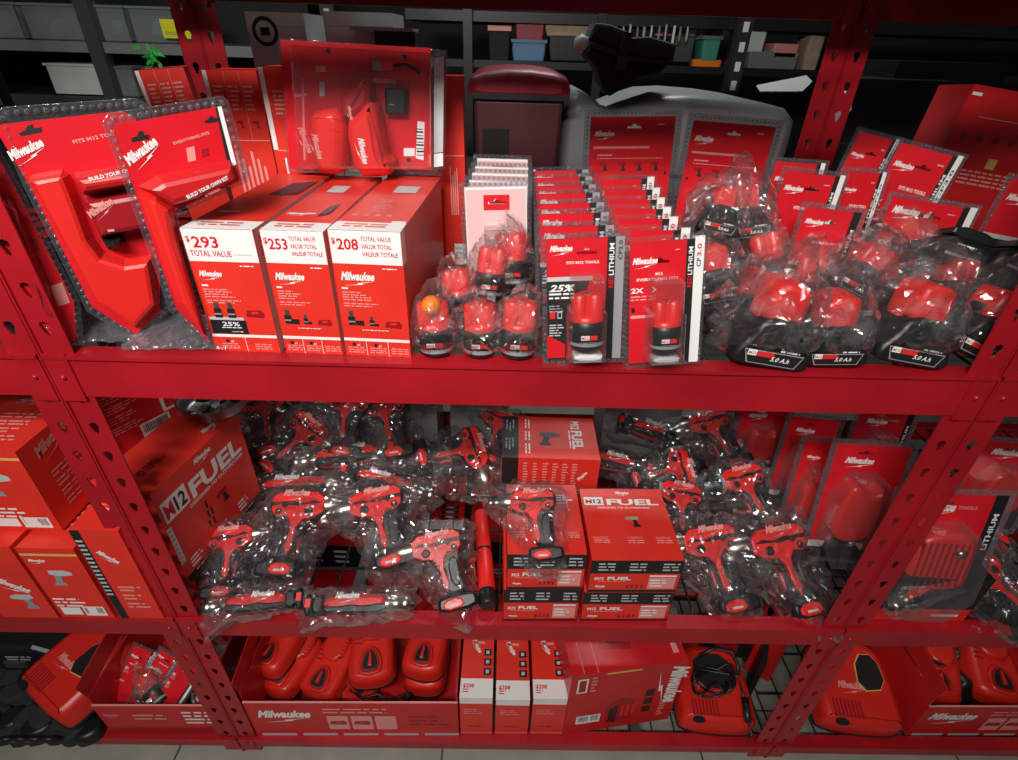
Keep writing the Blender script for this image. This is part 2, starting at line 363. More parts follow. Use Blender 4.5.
# ---- the three value kits at the front
def value_front(price, words, batt):
    def fn(m, F, w, h):
        m.rect(0, h*.76, w, h, WHT, F)
        if words == 1:
            m.text('$', w*.04, h*.905, h*.06, CARD, F); m.text(price, w*.12, h*.865, h*.115, CARD, F, bold=.02, w=w*.36); m.text('TOTAL VALUE', w*.05, h*.80, h*.06, CARD, F, bold=.012, w=w*.58); m.fine(w*.66, h*.82, w*.26, 1, h*.014, LGRY, F, full=1)
        else:
            m.text('$', w*.03, h*.905, h*.06, CARD, F); m.text(price, w*.10, h*.865, h*.11, CARD, F, bold=.02, w=w*.30)
            for i, s in enumerate(('TOTAL VALUE', 'VALOR TOTAL', 'VALEUR TOTALE')): m.text(s, w*.44, h*(.93-i*.055), h*.045, CARD, F, bold=.008, w=w*(.42 if i < 2 else .5))
        m.fine(w*.70, h*.735, w*.2, 1, h*.018, WHT, F, full=1)
        if words == 1: m.logo(w*.08, h*.62, w*.34, WHT, F)
        else: m.logo(w*.08, h*.60, w*.50, WHT, F)
        m.rect(w*.08, h*.565, w*.17, h*.578, WHT, F); m.fine(w*.08, h*.545, w*.50, 4, h*.020, PINK, F, seed=int(price), full=.8); m.fine(w*.08, h*.455, w*.62, 2, h*.020, PINK, F, seed=4)
        if batt:
            for x in (.20, .40): ico_batt(m, w*x, h*.37, h*.13, F)
            ico_charger(m, w*.75, h*.35, w*.28, F); m.rect(w*.04, h*.285, w*.56, h*.31, LGRY, F); m.rect(w*.04, h*.165, w*.58, h*.285, BLKP, F)
            m.text('25%', w*.22, h*.235, h*.05, WHT, F, bold=.02, w=w*.26); m.fine(w*.20, h*.225, w*.30, 3, h*.018, WHT, F, full=1)
        else:
            ico_batt(m, w*.16, h*.33, h*.12, F); m.rect(w*.22, h*.27, w*.34, h*.31, BLKP, F, 4); ico_batt(m, w*.46, h*.31, h*.08, F); m.rect(w*.50, h*.27, w*.56, h*.29, BLKP, F, 4); ico_charger(m, w*.78, h*.29, w*.26, F); m.fine(w*.30, h*.235, w*.40, 1, h*.012, WHT, F, full=1)
        m.rect(0, h*.135, w, h*.16, WHT, F)
        n = 2 if words == 1 else 3
        for i in range(1, n): m.rect(w*i/n-.0003, 0, w*i/n+.0003, h*.135, WHT, F)
        for i in range(n):
            cx = w*(i+.5)/n
            if i < n-1: m.rect(cx-w*.05, h*.09, cx, h*.115, BLKP, F, 4); m.text('x2' if n == 2 else 'x1', cx+w*.02, h*.09, h*.025, WHT, F)
            m.fine(cx-w*.12, h*.08, w*.26, 3, h*.02, PINK, F, seed=i, full=1)
    return fn
def value_top(k):
    def fn(m, F, w, h):
        m.rect(0, 0, w, h*.115, WHT, F); m.fine(w*.15, h*.09, w*.6, 2, h*.03, CARD, F, full=1)
        if k == 0:
            m.logo(w*.12, h*.22, w*.34, WHT, F, rot=.1); m.poly([(w*.45, h*.55), (w*.9, h*.58), (w*.95, h*.86), (w*.55, h*.80)], BLKP, F, 4); m.fine(w*.5, h*.60, w*.3, 2, h*.03, WHT, F, up=8)
        elif k == 1:
            m.logo(w*.08, h*.20, w*.5, WHT, F, rot=.15); m.rect(w*.25, h*.62, w*.60, h*.76, LGRY, F, 4); m.poly([(w*.62, h*.2), (w*.8, h*.25), (w*.78, h*.42), (w*.66, h*.36)], BLKP, F, 4)
        else:
            m.fine(w*.30, h*.48, w*.5, 8, h*.028, PINK, F, full=.7); m.rect(w*.38, h*.62, w*.78, h*.76, LGRY, F, 4); m.rect(w*.78, h*.02, w*.98, h*.14, WHT, F, 4)
            for q in range(4): m.rect(w*(.12+q*.17), h*.2, w*(.2+q*.17), h*.23, PINK, F, 4)
    return fn
def value_side(m, F, w, h):
    m.rect(0, 0, w*.10, h, WHT, F); m.rect(0, h*.8, w, h, WHT, F); m.text('$293', w*.03, h*.90, h*.06, CARD, F, w=w*.3); m.fine(w*.03, h*.86, w*.3, 3, h*.025, CARD, F)
    m.poly([(w*.12, h*.45), (w*.3, h*.5), (w*.28, h*.6), (w*.14, h*.62)], BLKP, F, 4)
def plain_side(m, F, w, h): m.fine(w*.2, h*.8, w*.5, 5, h*.03, PINK, F); m.rect(0, h*.76, w*.06, h, WHT, F)
D0 = .29
for i, (bl, br, tl, price, wd, bt, lab) in enumerate((((217, 351), (281, 353), (176, 228), '293', 1, True, 'red and white battery kit carton priced $293 with a 25% black panel'),
        ((287, 353), (343, 355), (262, 230), '253', 3, False, 'red and white battery kit carton priced $253, middle one of three'),
        ((347, 355), (411, 358), (338, 230), '208', 3, False, 'red and white battery kit carton priced $208 beside the bagged batteries'))):
    a, b = PZ(*bl, ZU), PZ(*br, ZU); yw = math.degrees(math.atan2(b.y-a.y, b.x-a.x)); fr = Frame(a, yaw=yw); w = (b-a).length; h = fr.uv(*tl)[1]
    print('VALUE', i, round(w, 3), round(h, 3), 'yaw', round(yw, 1), 'y', round(a.y, 3))
    carton(fr, w, h, D0, lab, {'f': value_front(price, wd, bt), 't': value_top(i), 'r': (value_side if i < 2 else plain_side)}, name='battery_kit_box', group='priced kit cartons in a row')
# ================================================================== film bags
from mathutils import noise as _n
def resample(p, n):
    L = []; tot = 0
    for i in range(len(p)):
        a, b = V(p[i]), V(p[(i+1) % len(p)]); L.append((tot, a, b)); tot += (b-a).length
    out = []; j = 0
    for k in range(n):
        d = tot*k/n
        while j+1 < len(L) and L[j+1][0] <= d: j += 1
        t0, a, b = L[j]; l = (b-a).length; out.append(tuple(a+(b-a)*((d-t0)/l if l else 0)))
    return out
def bag(par, outline, z0, z1, seed, m=None, crumple=.006, N=56, K=13, label=None):
    """loose film bag round whatever lies inside outline between depths z0 and z1: faceted, with ridges and a crimped rim"""
    m = m or BAG; o = resample(outline, N); cx = sum(p[0] for p in o)/N; cyy = sum(p[1] for p in o)/N
    r = random.Random(seed); vs = []; fs = []; zm = z0*.7+z1*.3; off = V((seed*3.1, seed*1.7, 0)); jit = [r.uniform(.93, 1.07) for _ in range(N)]
    for side in (1, -1):
        zz = z1 if side > 0 else z0
        for k in range(K+1):
            s = (k/K)**.85
            for i, (x, y) in enumerate(o):
                e = s*(1+(jit[i]-1)*s); X = cx+(x-cx)*e; Y = cyy+(y-cyy)*e
                q = V((X*26+_n.noise(V((X*16, Y*16, 3)))*.7, Y*34, side*2.0))+off; rid = 1-abs(_n.noise(q))*2.6; rid2 = 1-abs(_n.noise(q*2.3))*2.4
                f = (1-s**2.6)**.6
                Z = zm+(zz-zm)*f*(1+.10*_n.noise(q*.6))+side*crumple*(rid*.9+rid2*.55-.6)*(.35+.65*f)+(_n.noise(q*.5)*.006*s)
                vs.append((X+_n.noise(q+V((9, 0, 0)))*.003*(1-f*.5), Y+_n.noise(q+V((0, 9, 0)))*.003*(1-f*.5), Z))
        b = 0 if side > 0 else (K+1)*N
        for k in range(K):
            for i in range(N):
                j = (i+1) % N; q = (b+k*N+i, b+(k+1)*N+i, b+(k+1)*N+j, b+k*N+j)
                fs.append(q if side > 0 else q[::-1])
    mb = MB(); mb.add(vs, fs, m, None, False); return mb.build('plastic_bag', par, label)
# ================================================================== batteries
def batt_mb(kind, s=1.0):
    """upright battery: returns (base, stem) builders; x right, y up, z to the front"""
    b, t = MB(), MB(); R = RX(-90)
    if kind == 'slim':
        hw, hb, hs, rr = .0215*s, .036*s, .034*s, .0105*s
        prof = [(hw*.90, 0), (hw, hb*.08), (hw, hb*.55), (hw*1.03, hb*.6), (hw*1.03, hb*.9), (hw*.93, hb)]
        b.lathe(prof, BLK, R, seg=24, sy=.92); b.lathe([(hw*1.005, hb*.16), (hw*1.012, hb*.2), (hw*1.012, hb*.24), (hw*1.005, hb*.28)], GRY, R, seg=24, sy=.92)
        F = TR(0, 0, hw*.945); b.rect(-hw*.45, hb*.42, hw*.05, hb*.58, WHT, F); b.rect(hw*.08, hb*.42, hw*.5, hb*.58, PLRED, F); b.text('M12', -hw*.42, hb*.45, hb*.12, PLRED, F, w=hw*.42); b.fine(-hw*.5, hb*.34, hw, 1, hb*.06, GRY, F, full=1)
        for x, z in ((-.0095*s, .003*s), (.0095*s, .003*s), (0, -.0095*s)):
            t.lathe([(rr, hb), (rr*1.0, hb+hs*.9), (rr*.8, hb+hs)], PLRED, TR(x, 0, z) @ R, seg=16)
        t.lathe([(rr*1.0, hb), (rr*1.0, hb+hs*.94)], PLRED, R, seg=16); t.lathe([(hw*.93, hb), (hw*.90, hb+hs*.16), (rr*1.6, hb+hs*.22)], PLRED, R, seg=24, sy=.92)
        t.box(-.004*s, hb+hs*.95, -.002*s, .004*s, hb+hs*1.05, .004*s, METAL)
    else:
        w, d, hb, hs = .041*s, .030*s, .056*s, .036*s
        base = chaikin([(-w, 0), (0, 0), (w, 0), (w*1.02, hb*.30), (w*.70, hb*.62), (w*.56, hb), (-w*.56, hb), (-w*.70, hb*.62), (-w*1.02, hb*.30)], 1)
        b.ext(base, -d, d, BLK, bev=.005*s, smooth=True); F = TR(0, 0, d)
        b.poly([(-w*.78, hb*.36), (w*.80, hb*.36), (w*.66, hb*.08), (-w*.64, hb*.08)], GRY, F, 1); b.poly([(-w*.75, hb*.34), (w*.76, hb*.34), (w*.63, hb*.10), (-w*.61, hb*.10)], BLKP, F, 4)
        b.rect(-w*.68, hb*.24, -w*.44, hb*.36, WHT, F, 6); b.rect(-w*.42, hb*.24, w*.02, hb*.34, PLRED, F, 6); b.text('M12', -w*.66, hb*.27, hb*.07, CARD, F, w=w*.2, up=9); b.text('5.0 A.h', -w*.05, hb*.18, hb*.13, WHT, F, shear=.3, up=9, w=w*.5); b.fine(w*.14, hb*.42, w*.5, 1, hb*.07, WHT, F, full=1, up=6)
        st = chaikin([(-w*.50, hb*.8), (w*.50, hb*.8), (w*.50, hb+hs*.7), (w*.38, hb+hs), (-w*.38, hb+hs), (-w*.50, hb+hs*.7)], 1)
        t.ext(st, -d*.72, d*.78, PLRED, bev=.006*s, smooth=True); F = TR(0, 0, d*.78)
        for k in range(3): t.rect(-w*.3, hb+hs*(.2+.14*k), w*.3, hb+hs*(.24+.14*k), CARD, F, 2)
        for x in (-1, 1): t.ext(chaikin([(x*w*.50, hb*.70), (x*w*.60, hb*.72), (x*w*.60, hb+hs*.25), (x*w*.50, hb+hs*.3)], 1), -d*.4, d*.4, PLRED if kind != 'dark' else BLK, bev=.002)
    return b, t
def bagged_battery(fr, kind, label, seed, s=1.0, gr='loose batteries in clear bags', grow=1.0, m=None, tail=0.4, cat='battery', roll=0.0, cap=False):
    t = thing('bagged_battery', fr.M @ RZ(roll), label, cat, gr); b, st = batt_mb(kind, s); b.build('battery_base', t); st.build('battery_stem', t)
    if cap: MB().lathe([(.0115, .0), (.0125, .004), (.010, .014), (.004, .017)], ORG, TR(0, .068*s, .006), seg=18).build('orange_cap', t, 'orange terminal cap')
    hw, H, d = (.0265*s, .071*s, .024*s) if kind == 'slim' else (.046*s, .088*s, .033*s); r = random.Random(seed)
    o = [(-hw*1.05, -.002), (0, -.004), (hw*1.05, -.002), (hw*(1.25+r.uniform(-.1, .2)), H*.35), (hw*(1.05+r.uniform(-.1, .2)), H*.8), (hw*(.6+r.uniform(-.2, .4)), H*(1.05+r.uniform(0, .15))), (hw*r.uniform(-.2, .2), H*(1.08+tail*r.uniform(.2, 1))), (-hw*(.7+r.uniform(-.2, .3)), H*(1.02+r.uniform(0, .2))), (-hw*(1.1+r.uniform(-.1, .2)), H*.75), (-hw*(1.2+r.uniform(-.1, .25)), H*.3)]
    bag(t, chaikin([(a*grow, b*grow) for a, b in o], 1), -d*1.05, d*1.18, seed, m=m, crumple=.0055*s+.001, N=52, K=12)
    return t
# ================================================================== hanging packs
def hang_hole(cx, cyy, w):
    a = w/2; return [(cx-a, cyy-a*.16), (cx+a, cyy-a*.16), (cx+a, cyy+a*.10), (cx+a*.35, cyy+a*.14), (cx+a*.18, cyy+a*.42), (cx-a*.18, cyy+a*.42), (cx-a*.35, cyy+a*.14), (cx-a, cyy+a*.10)]
def rim(m, w, h, e, stud, mt):
    """crimped clear flange round a card"""
    m.plate([(-e, -e), (w+e, -e), (w+e, h+e), (-e, h+e)], [[(.001, .001), (.001, h-.001), (w-.001, h-.001), (w-.001, .001)]], -.001, .0004, mt)
    n = lambda l: max(2, int(l/.0068)); q = .0022
    for k in range(n(h)+1):
        y = h*k/n(h)
        for x in (-e*.5, w+e*.5): m.lathe([(q, .0003), (q*.8, .0016), (q*.2, .0021)], mt, TR(x, y, 0), seg=6)
    for k in range(n(w)+1):
        x = w*k/n(w)
        for y in (-e*.5, h+e*.5): m.lathe([(q, .0003), (q*.8, .0016), (q*.2, .0021)], mt, TR(x, y, 0), seg=6)
PALE = mat('pale_card_print', (.78, .48, .47), .3)
def card_print(m, w, h, st):
    sw = w*.22
    if st == 'cp2':
        m.logo(w*.04, h*.875, w*.30, WHT); m.text('FITS M12 TOOLS', w*.26, h*.80, h*.028, WHT, bold=.02, w=w*.42)
        m.rect(0, h*.665, w*.60, h*.70, LGRY); m.poly([(0, 0), (w*.26, 0), (w*.26, h*.40), (w*.30, h*.47), (w*.50, h*.54), (w*.56, h*.665), (0, h*.665)], BLKP, up=2)
        m.poly([(0, .02*h), (w*.24, .02*h), (w*.24, h*.14), (0, h*.22)], CARD, up=5)
        m.text('25%', w*.03, h*.585, h*.075, WHT, shear=.3, bold=.03, w=w*.34, up=6); m.fine(w*.03, h*.57, w*.26, 2, h*.032, WHT, full=1, up=6); m.fine(w*.03, h*.47, w*.2, 3, h*.022, GRY, up=6)
        m.rect(w*.04, h*.36, w*.11, h*.42, PLRED, up=6); m.rect(w*.14, h*.36, w*.20, h*.42, LGRY, up=6); m.rect(w*.15, h*.37, w*.19, h*.41, BLKP, up=9); m.fine(w*.03, h*.31, w*.2, 5, h*.022, LGRY, up=6)
        m.rect(w-sw, .0, w-sw*.52, h, BLKP); m.rect(w-sw*.52, 0, w, h, GRY, up=2)
        m.text('LITHIUM', w-sw*.60, h*.70, w*.085, WHT, rot=math.pi/2, bold=.02, w=h*.25); m.text('RED', w-sw*.60, h*.60, w*.085, CARD, rot=math.pi/2, bold=.02, w=h*.09); m.text('CP2.0', w-sw*.12, h*.82, w*.07, BLKP, rot=math.pi/2, bold=.02, w=h*.15)
    elif st == 'cp3':
        m.logo(w*.03, h*.80, w*.36, WHT); m.text('M12', w*.36, h*.735, h*.03, WHT, bold=.02, w=w*.1); m.text('EVERYTHING FITS', w*.10, h*.695, h*.03, WHT, bold=.02, w=w*.58)
        m.text('2X', w*.02, h*.60, h*.055, WHT, bold=.03, w=w*.18); m.fine(w*.02, h*.575, w*.22, 2, h*.025, PINK, full=1); m.rect(w*.03, h*.44, w*.08, h*.48, BLKP); m.rect(w*.02, h*.39, w*.24, h*.415, PINK); m.fine(w*.62, h*.93, w*.1, 1, h*.02, PINK)
        m.rect(w-sw, 0, w-sw*.5, h, BLKP); m.rect(w-sw*.5, -.003, w+.002, h*1.02, WHT, up=2)
        m.text('LITHIUM', w-sw*.60, h*.72, w*.085, WHT, rot=math.pi/2, bold=.02, w=h*.22); m.text('RED', w-sw*.60, h*.62, w*.085, CARD, rot=math.pi/2, bold=.02, w=h*.09); m.text('CP', w-sw*.08, h*.78, w*.085, BLKP, rot=math.pi/2, bold=.02, w=h*.07); m.text('3.0', w-sw*.08, h*.86, w*.085, CARD, rot=math.pi/2, bold=.02, w=h*.10)
    elif st == 'blank':
        m.rect(w*.02, h*.02, w*.98, h*.83, PALE, up=0); m.rect(w*.02, h*.94, w*.98, h*.98, PALE, up=0); m.rect(w*.02, h*.83, w*.30, h*.94, PALE, up=0); m.rect(w*.72, h*.83, w*.98, h*.94, PALE, up=0); m.rect(w*.06, h*.08, w*.94, h*.16, WHT); m.plate([(w*.30, h*.83), (w*.72, h*.83), (w*.72, h*.94), (w*.30, h*.94)], [[(x, y) for x, y in hang_hole(w*.51, h*.885, w*.27)][::-1]], -.0002, .0001, CARD)
    elif st in ('xc', 'xcw'):
        m.logo(w*.05, h*.84, w*.34, WHT); m.text('FITS M12 TOOLS', w*.32, h*.73, h*.032, WHT, bold=.02, w=w*.44); m.fine(w*.7, h*.93, w*.16, 1, h*.02, PINK)
        m.text('4X', w*.04, h*.60, h*.06, WHT, bold=.03, w=w*.14); m.fine(w*.04, h*.58, w*.2, 2, h*.025, PINK, full=1); m.text('2X', w*.04, h*.44, h*.06, WHT, bold=.03, w=w*.14); m.fine(w*.04, h*.42, w*.2, 2, h*.025, PINK, full=1)
        sw = w*.15; c = BLKP if st == 'xc' else WHT
        m.rect(w-sw, 0, w-sw*.5, h, BLKP); m.rect(w-sw*.5, -.002, w+.001, h*1.01, WHT, up=2); m.text('LITHIUM', w-sw*.62, h*.62, w*.06, WHT, rot=math.pi/2, bold=.02, w=h*.26); m.text('CP3.0', w-sw*.08, h*.72, w*.06, BLKP, rot=math.pi/2, bold=.02, w=h*.2)
    elif st == '25':
        m.logo(w*.06, h*.84, w*.34, WHT); m.text('FITS M12 TOOLS', w*.30, h*.70, h*.032, WHT, bold=.02, w=w*.44); m.rect(0, h*.50, w*.62, h*.53, LGRY); m.rect(0, 0, w*.60, h*.50, BLKP); m.text('25%', w*.08, h*.41, h*.075, WHT, shear=.3, bold=.03, w=w*.3); m.fine(w*.08, h*.385, w*.34, 3, h*.035, WHT, full=1)
        m.rect(w*.86, 0, w, h, BLKP); m.text('LITHIUM', w*.97, h*.55, w*.09, WHT, rot=math.pi/2, bold=.02, w=h*.3)
    elif st == '50':
        m.logo(w*.06, h*.84, w*.36, WHT); m.rect(0, h*.60, w, h*.63, LGRY); m.rect(0, 0, w, h*.60, BLKP); m.text('50%', w*.02, h*.47, h*.10, WHT, shear=.3, bold=.03, w=w*.34)
def battery_pack(fr, w, h, st, label, gr, depth=.034, lean=0, cat='battery pack', batt=True, name='battery_pack'):
    t = thing(name, fr.M, label, cat, gr); m = MB()
    hole = hang_hole(w*(.52 if st != 'cp3' else .42), h*(.885 if st != 'cp3' else .84), w*.26)
    m.plate([(0, 0), (w, 0), (w, h), (0, h)], [hole[::-1]], -.0008, 0, WHT if st == 'blank' else CARD); card_print(m, w, h, st); m.build('card', t)
    m = MB(); rim(m, w, h, .0062, True, CLAMH if st != 'cp3' else CLAM); m.build('clear_flange', t)
    if batt:
        bx = {'cp2': .50, 'cp3': .46}.get(st, .5)*w; b, s = batt_mb('slim', w/.098); T = TR(bx, h*.15, .0215*w/.098)
        for q, nm in ((b, 'battery_base'), (s, 'battery_stem')): q.v = [tuple(T @ V(v)) for v in q.v]; q.build(nm, t)
        m = MB(); k = w/.098; o = [(bx-.0235*k, h*.05), (bx+.0235*k, h*.05), (bx+.0235*k, h*.46), (bx+.020*k, h*.48), (bx+.020*k, h*.72), (bx-.020*k, h*.72), (bx-.020*k, h*.48), (bx-.0235*k, h*.46)]
        m.ext(o, .0006, .044*k, CLAM, bev=.003, taper=.001); m.build('blister', t)
        if st in ('cp2', 'cp3'): MB().ext(chaikin([(bx-.017*k, h*.045), (bx+.019*k, h*.035), (bx+.021*k, h*.095), (bx-.016*k, h*.10)], 1), .004, .03*k, WHT if st == 'cp2' else LGRY, bev=.003).build('white_foot_label', t)
    return t
ORD = ['front', 'second', 'third', 'fourth', 'fifth', 'sixth', 'seventh', 'eighth', 'ninth']
# the two packs at the front edge
def std_w(fr, tl, tr): a, b = fr.uv(*tl), fr.uv(*tr); return b[0]-a[0]
def card3(TL, TR_, BL, y, yaw=0, tilt=8, zbot=None, hmax=.24):
    """frame of a flat pack whose top corners and left edge are known; its foot is on the deck unless told"""
    f0 = FY(*TL, y, yaw=yaw, tilt=tilt); a = f0.uv(*TR_); roll = math.degrees(math.atan2(a[1], a[0])); w = math.hypot(*a)
    if BL is not None:      # the left edge says how far the pack leans over
        b = f0.uv(*BL); r2 = math.degrees(math.atan2(b[0], -b[1])); roll = (roll+r2)/2
    f1 = Frame(f0.o, yaw, tilt, roll); dz = f1.y.z; h = (f0.o.z-(ZU+.006 if zbot is None else zbot))/max(dz, .3); h = min(h, hmax)
    return Frame(f0.o-f1.y*h, yaw, tilt, roll), w, h
F2, W2, H2 = card3((546, 239), (625, 237), (549, 356), .030, tilt=11)
cp2 = battery_pack(F2, W2, H2, 'cp2', 'front battery blister pack with black 25% panel and grey side strip', 'battery blister packs standing in rows')
F3, W3, H3 = card3((630, 243), (703, 242), (635, 356), .026, tilt=11)
cp3 = battery_pack(F3, W3, H3, 'cp3', 'front battery blister pack with 2X print and white side strip', 'battery blister packs standing in rows')
GB = 'battery blister packs standing in rows'
def row(src, h, lst, y0, dy, tl, text, yaw=0, roll=0):
    for i, (px, py) in enumerate(lst):
        y = y0+dy*i; p = PY(px, py, y); f = Frame(p, yaw, tl, roll); o = p-f.y*h; lift = max(0, ZU+.004-o.z); o = o+V((0, 0, 1))*lift
        dup(src, Frame(o, yaw, tl, roll).M, text % ORD[i+1].capitalize())
row(cp2, H2, ((540, 229), (539, 214), (538, 204), (537, 194), (536, 186), (535, 178), (534, 171)), .080, .048, 8, '%s battery blister pack from the front, row ending in the 25%% pack', roll=3)
row(cp3, H3, ((620, 233), (612, 221), (609, 210), (606, 200), (604, 190), (601, 179)), .075, .050, 8, '%s battery blister pack from the front, row ending in the 2X pack', roll=2)
F1, W1, H1 = card3((464, 187), (527, 186), (468, 260), .150, tilt=8)
c1 = battery_pack(F1, W1, H1, 'blank', 'pale battery blister pack in front of its row beside the kit cartons', 'pale blister packs', depth=.03)
row(c1, H1, ((469, 180), (472, 173), (475, 167), (477, 158)), .20, .05, 6, '%s pale battery blister pack from the front of its row')
# ---- bagged slim batteries between the kit cartons and the packs
for i, (px, py, z, s, rl, kd, lab, kw) in enumerate((
    (437, 356, 0, 1.0, 3, 'slim', 'bagged battery with orange cap beside the $208 carton', dict(cap=True)),
    (480, 354, 0, .98, 0, 'slim', 'bagged red and black battery between two others at the front edge', {}),
    (517, 350, 0, 1.05, -2, 'slim', 'bagged red and black battery beside the 25% blister pack', {}),
    (462, 330, .025, .95, 8, 'slim', 'bagged battery leaning behind the orange capped one', {}),
    (488, 318, .05, .95, -6, 'slim', 'bagged battery lying behind the front three', {}),
    (512, 310, .06, 1.0, 4, 'slim', 'bagged battery on top of the small heap before the pale packs', {}))):
    yv = .022 if z == 0 else .07+.018*i-.05
    T = Frame((PY(px, py, yv).x if z else PZ(px, py, ZU).x, yv, ZU+.003+z), tilt=8 if z else 4)
    bagged_battery(T, kd, lab, 11+i, s=s, gr='slim batteries in clear bags', roll=rl, tail=.5, **kw)
# ================================================================== large clamshells and cards, upper level
for i, (TL, TRr, BL, y, yaw, st, lab) in enumerate((
    ((860, 131), (899, 141), (841, 169), .36, -12, 'xc', 'red battery card with serrated pale left edge, topmost at the back right'),
    ((901, 142), (963, 157), (882, 177), .31, -12, 'xcw', 'red battery card with white spine just before the big dark red carton'),
    ((776, 161), (825, 164), (757, 232), .30, -4, 'xc', 'red battery card mostly hidden behind the card with the black spine'),
    ((847, 171), (885, 176), (840, 200), .27, -6, 'xc', 'narrow visible red battery card between black spine card and white spine card'),
    ((786, 170), (846, 173), (763, 233), .25, -4, 'xc', 'red battery card with black spine above the crumpled bags'),
    ((893, 196), (980, 202), (876, 229), .21, -5, 'xcw', 'widest red battery card with white spine behind the bagged heap'),
    ((806, 206), (864, 207), (788, 248), .17, -3, '25', 'red battery card with black 25% panel between the bagged batteries'),
    ((1012, 178), (1080, 196), (983, 240), .20, -10, '50', 'red and black battery card with 50% print at the right post'))):
    fr, w, h = card3(TL, TRr, BL, y, yaw)
    battery_pack(fr, w, h, st, lab, 'battery cards at the right of the upper shelf', batt=False)
def big_card(fr, w, h, lab, pic=True):
    t = thing('charger_pack', fr.M, lab, 'charger pack', 'large charger cards'); m = MB()
    m.plate([(0, 0), (w, 0), (w, h), (0, h)], [hang_hole(w*.52, h*.93, w*.16)[::-1]], -.001, 0, CARD)
    m.logo(w*.05, h*.85, w*.24, WHT); m.rect(w*.05, h*.785, w*.72, h*.80, PINK); m.rect(w*.10, h*.735, w*.28, h*.745, PINK); m.fine(w*.1, h*.72, w*.8, 1, h*.012, PINK, full=1); m.fine(w*.8, h*.95, w*.12, 1, h*.015, WHT)
    for k, x in enumerate((.18, .40, .60, .80)): ico_tool(m, w*x, h*.66, w*.10, None, BLKP, MAROON)
    for x in (.06, .94): m.lathe([(w*.018, .0004), (w*.018, .0008)], BLKP, TR(w*x, h*.61, 0), seg=10)
    m.fine(w*.1, h*.2, w*.7, 4, h*.03, WHT); m.build('card', t)
    m = MB(); rim(m, w, h, .011, True, CLAMH); m.build('clear_flange', t)
    o = chaikin([(w*.14, h*.34), (w*.10, h*.26), (w*.90, h*.26), (w*.84, h*.50), (w*.72, h*.57), (w*.30, h*.57), (w*.18, h*.50)], 2)
    b = MB(); b.ext(o, 0, .032, TOTE, bev=.007, smooth=True); b.logo(w*.34, h*.36, w*.38, PINK, TR(0, 0, .0325)); b.build('charger_body', t)
    c = MB(); c.ext(chaikin([(w*.06, h*.1), (w*.94, h*.1), (w*.88, h*.60), (w*.12, h*.60)], 1), .0006, .037, CLAM, bev=.005); c.build('blister', t)
for TL, TRr, BL, y, yw, lab in (((591, 117), (676, 119), (589, 200), .44, 0, 'large red charger card directly under the grey case lid, nearer the tote'),
        ((694, 120), (777, 124), (674, 205), .42, -2, 'large red charger card leaning beside the rear right post')):
    fr, w, h = card3(TL, TRr, BL, y, yw, tilt=6, hmax=.3); big_card(fr, w, h, lab)
# ---- red cartons along the back
def back_print(kind):
    def fn(m, F, w, h):
        if kind == 'legal':
            m.rect(0, h*.45, w*.08, h, WHT, F)
            for i in range(3): m.fine(w*(.15+.27*i), h*.93, w*.2, 6, h*.022, PINK, F, seed=i)
            for x in (.38, .66): m.rect(w*x, h*.66, w*x+.0006, h, PINK, F)
            ico_tool(m, w*.5, h*.74, w*.13, F, MAROON, MAROON); ico_tool(m, w*.8, h*.74, w*.13, F, MAROON, MAROON); m.rect(0, h*.655, w, h*.66, PINK, F)
            for k in range(6): m.rect(w*(.26+.10*k), h*.30, w*(.31+.10*k), h*(.60-.02*(k % 3)*2), PINK, F)
        elif kind == 'label':
            m.rect(0, h*.62, w*.10, h, WHT, F); m.fine(w*.2, h*.9, w*.3, 6, h*.02, PINK, F); m.rect(w*.1, h*.615, w, h*.62, PINK, F); m.rect(w*.2, h*.5, w*.24, h*.58, WHT, F); m.barcode(w*.22, h*.18, w*.52, h*.30, F)
        elif kind == 'price':
            m.rect(w*.1, h*.62, w, h*.625, PINK, F)
            for k in range(4): m.rect(w*(.86-.035*k), h*.30, w*(.88-.035*k), h*(.56-.02*(k % 3)), PINK, F)
            m.rect(w*.78, 0, w*.99, h*.13, WHT, F); m.fine(w*.79, h*.11, w*.18, 3, h*.03, LGRY, F, full=1)
        elif kind == 'dark':
            m.rect(w*.52, h*.60, w*.62, h*.655, BRS, F); m.fine(w*.30, h*.58, w*.6, 4, h*.022, PINK, F, full=1); m.rect(w*.2, h*.85, w*.8, h*.853, PINK, F); m.rect(w*.02, h*.95, w*.12, h*.965, WHT, F)
            for k in range(5): m.lathe([(.006, .0004), (.006, .0008)], MAROON, F @ TR(w*(.15+.17*k), h*.75, 0), seg=10)
    return fn
def rear_carton(TL, TRr, BL, y, yaw, kind, lab, d=.05, body=RED, tilt=0, wadd=0):
    fr, w, h = card3(TL, TRr, BL, y, yaw, tilt=tilt, hmax=.45)
    return carton(fr, w+wadd, h, d, lab, {'f': back_print(kind)}, name='kit_carton', group='red cartons at the back of the upper shelf', body=body)
rear_carton((134, 71), (183, 67), None, .42, 20, 'legal', 'small upright red carton at the far left end of the back row', d=.06)
rear_carton((201, 70), (256, 71), None, .37, 2, 'legal', 'tall red carton with columns of fine print beside the tilted clamshell', d=.07)
rear_carton((257, 67), (308, 68), None, .33, 2, 'label', 'red carton with white barcode label behind the large clamshell', d=.06)
rear_carton((395, 76), (462, 77), None, .335, 0, 'price', 'tall red carton with price tag at its foot beside the pale packs', d=.05)
rear_carton((975, 84), (1075, 97), (940, 148), .45, -6, 'dark', 'big dark red carton at the right end of the upper shelf', d=.10, body=RED2, tilt=4)
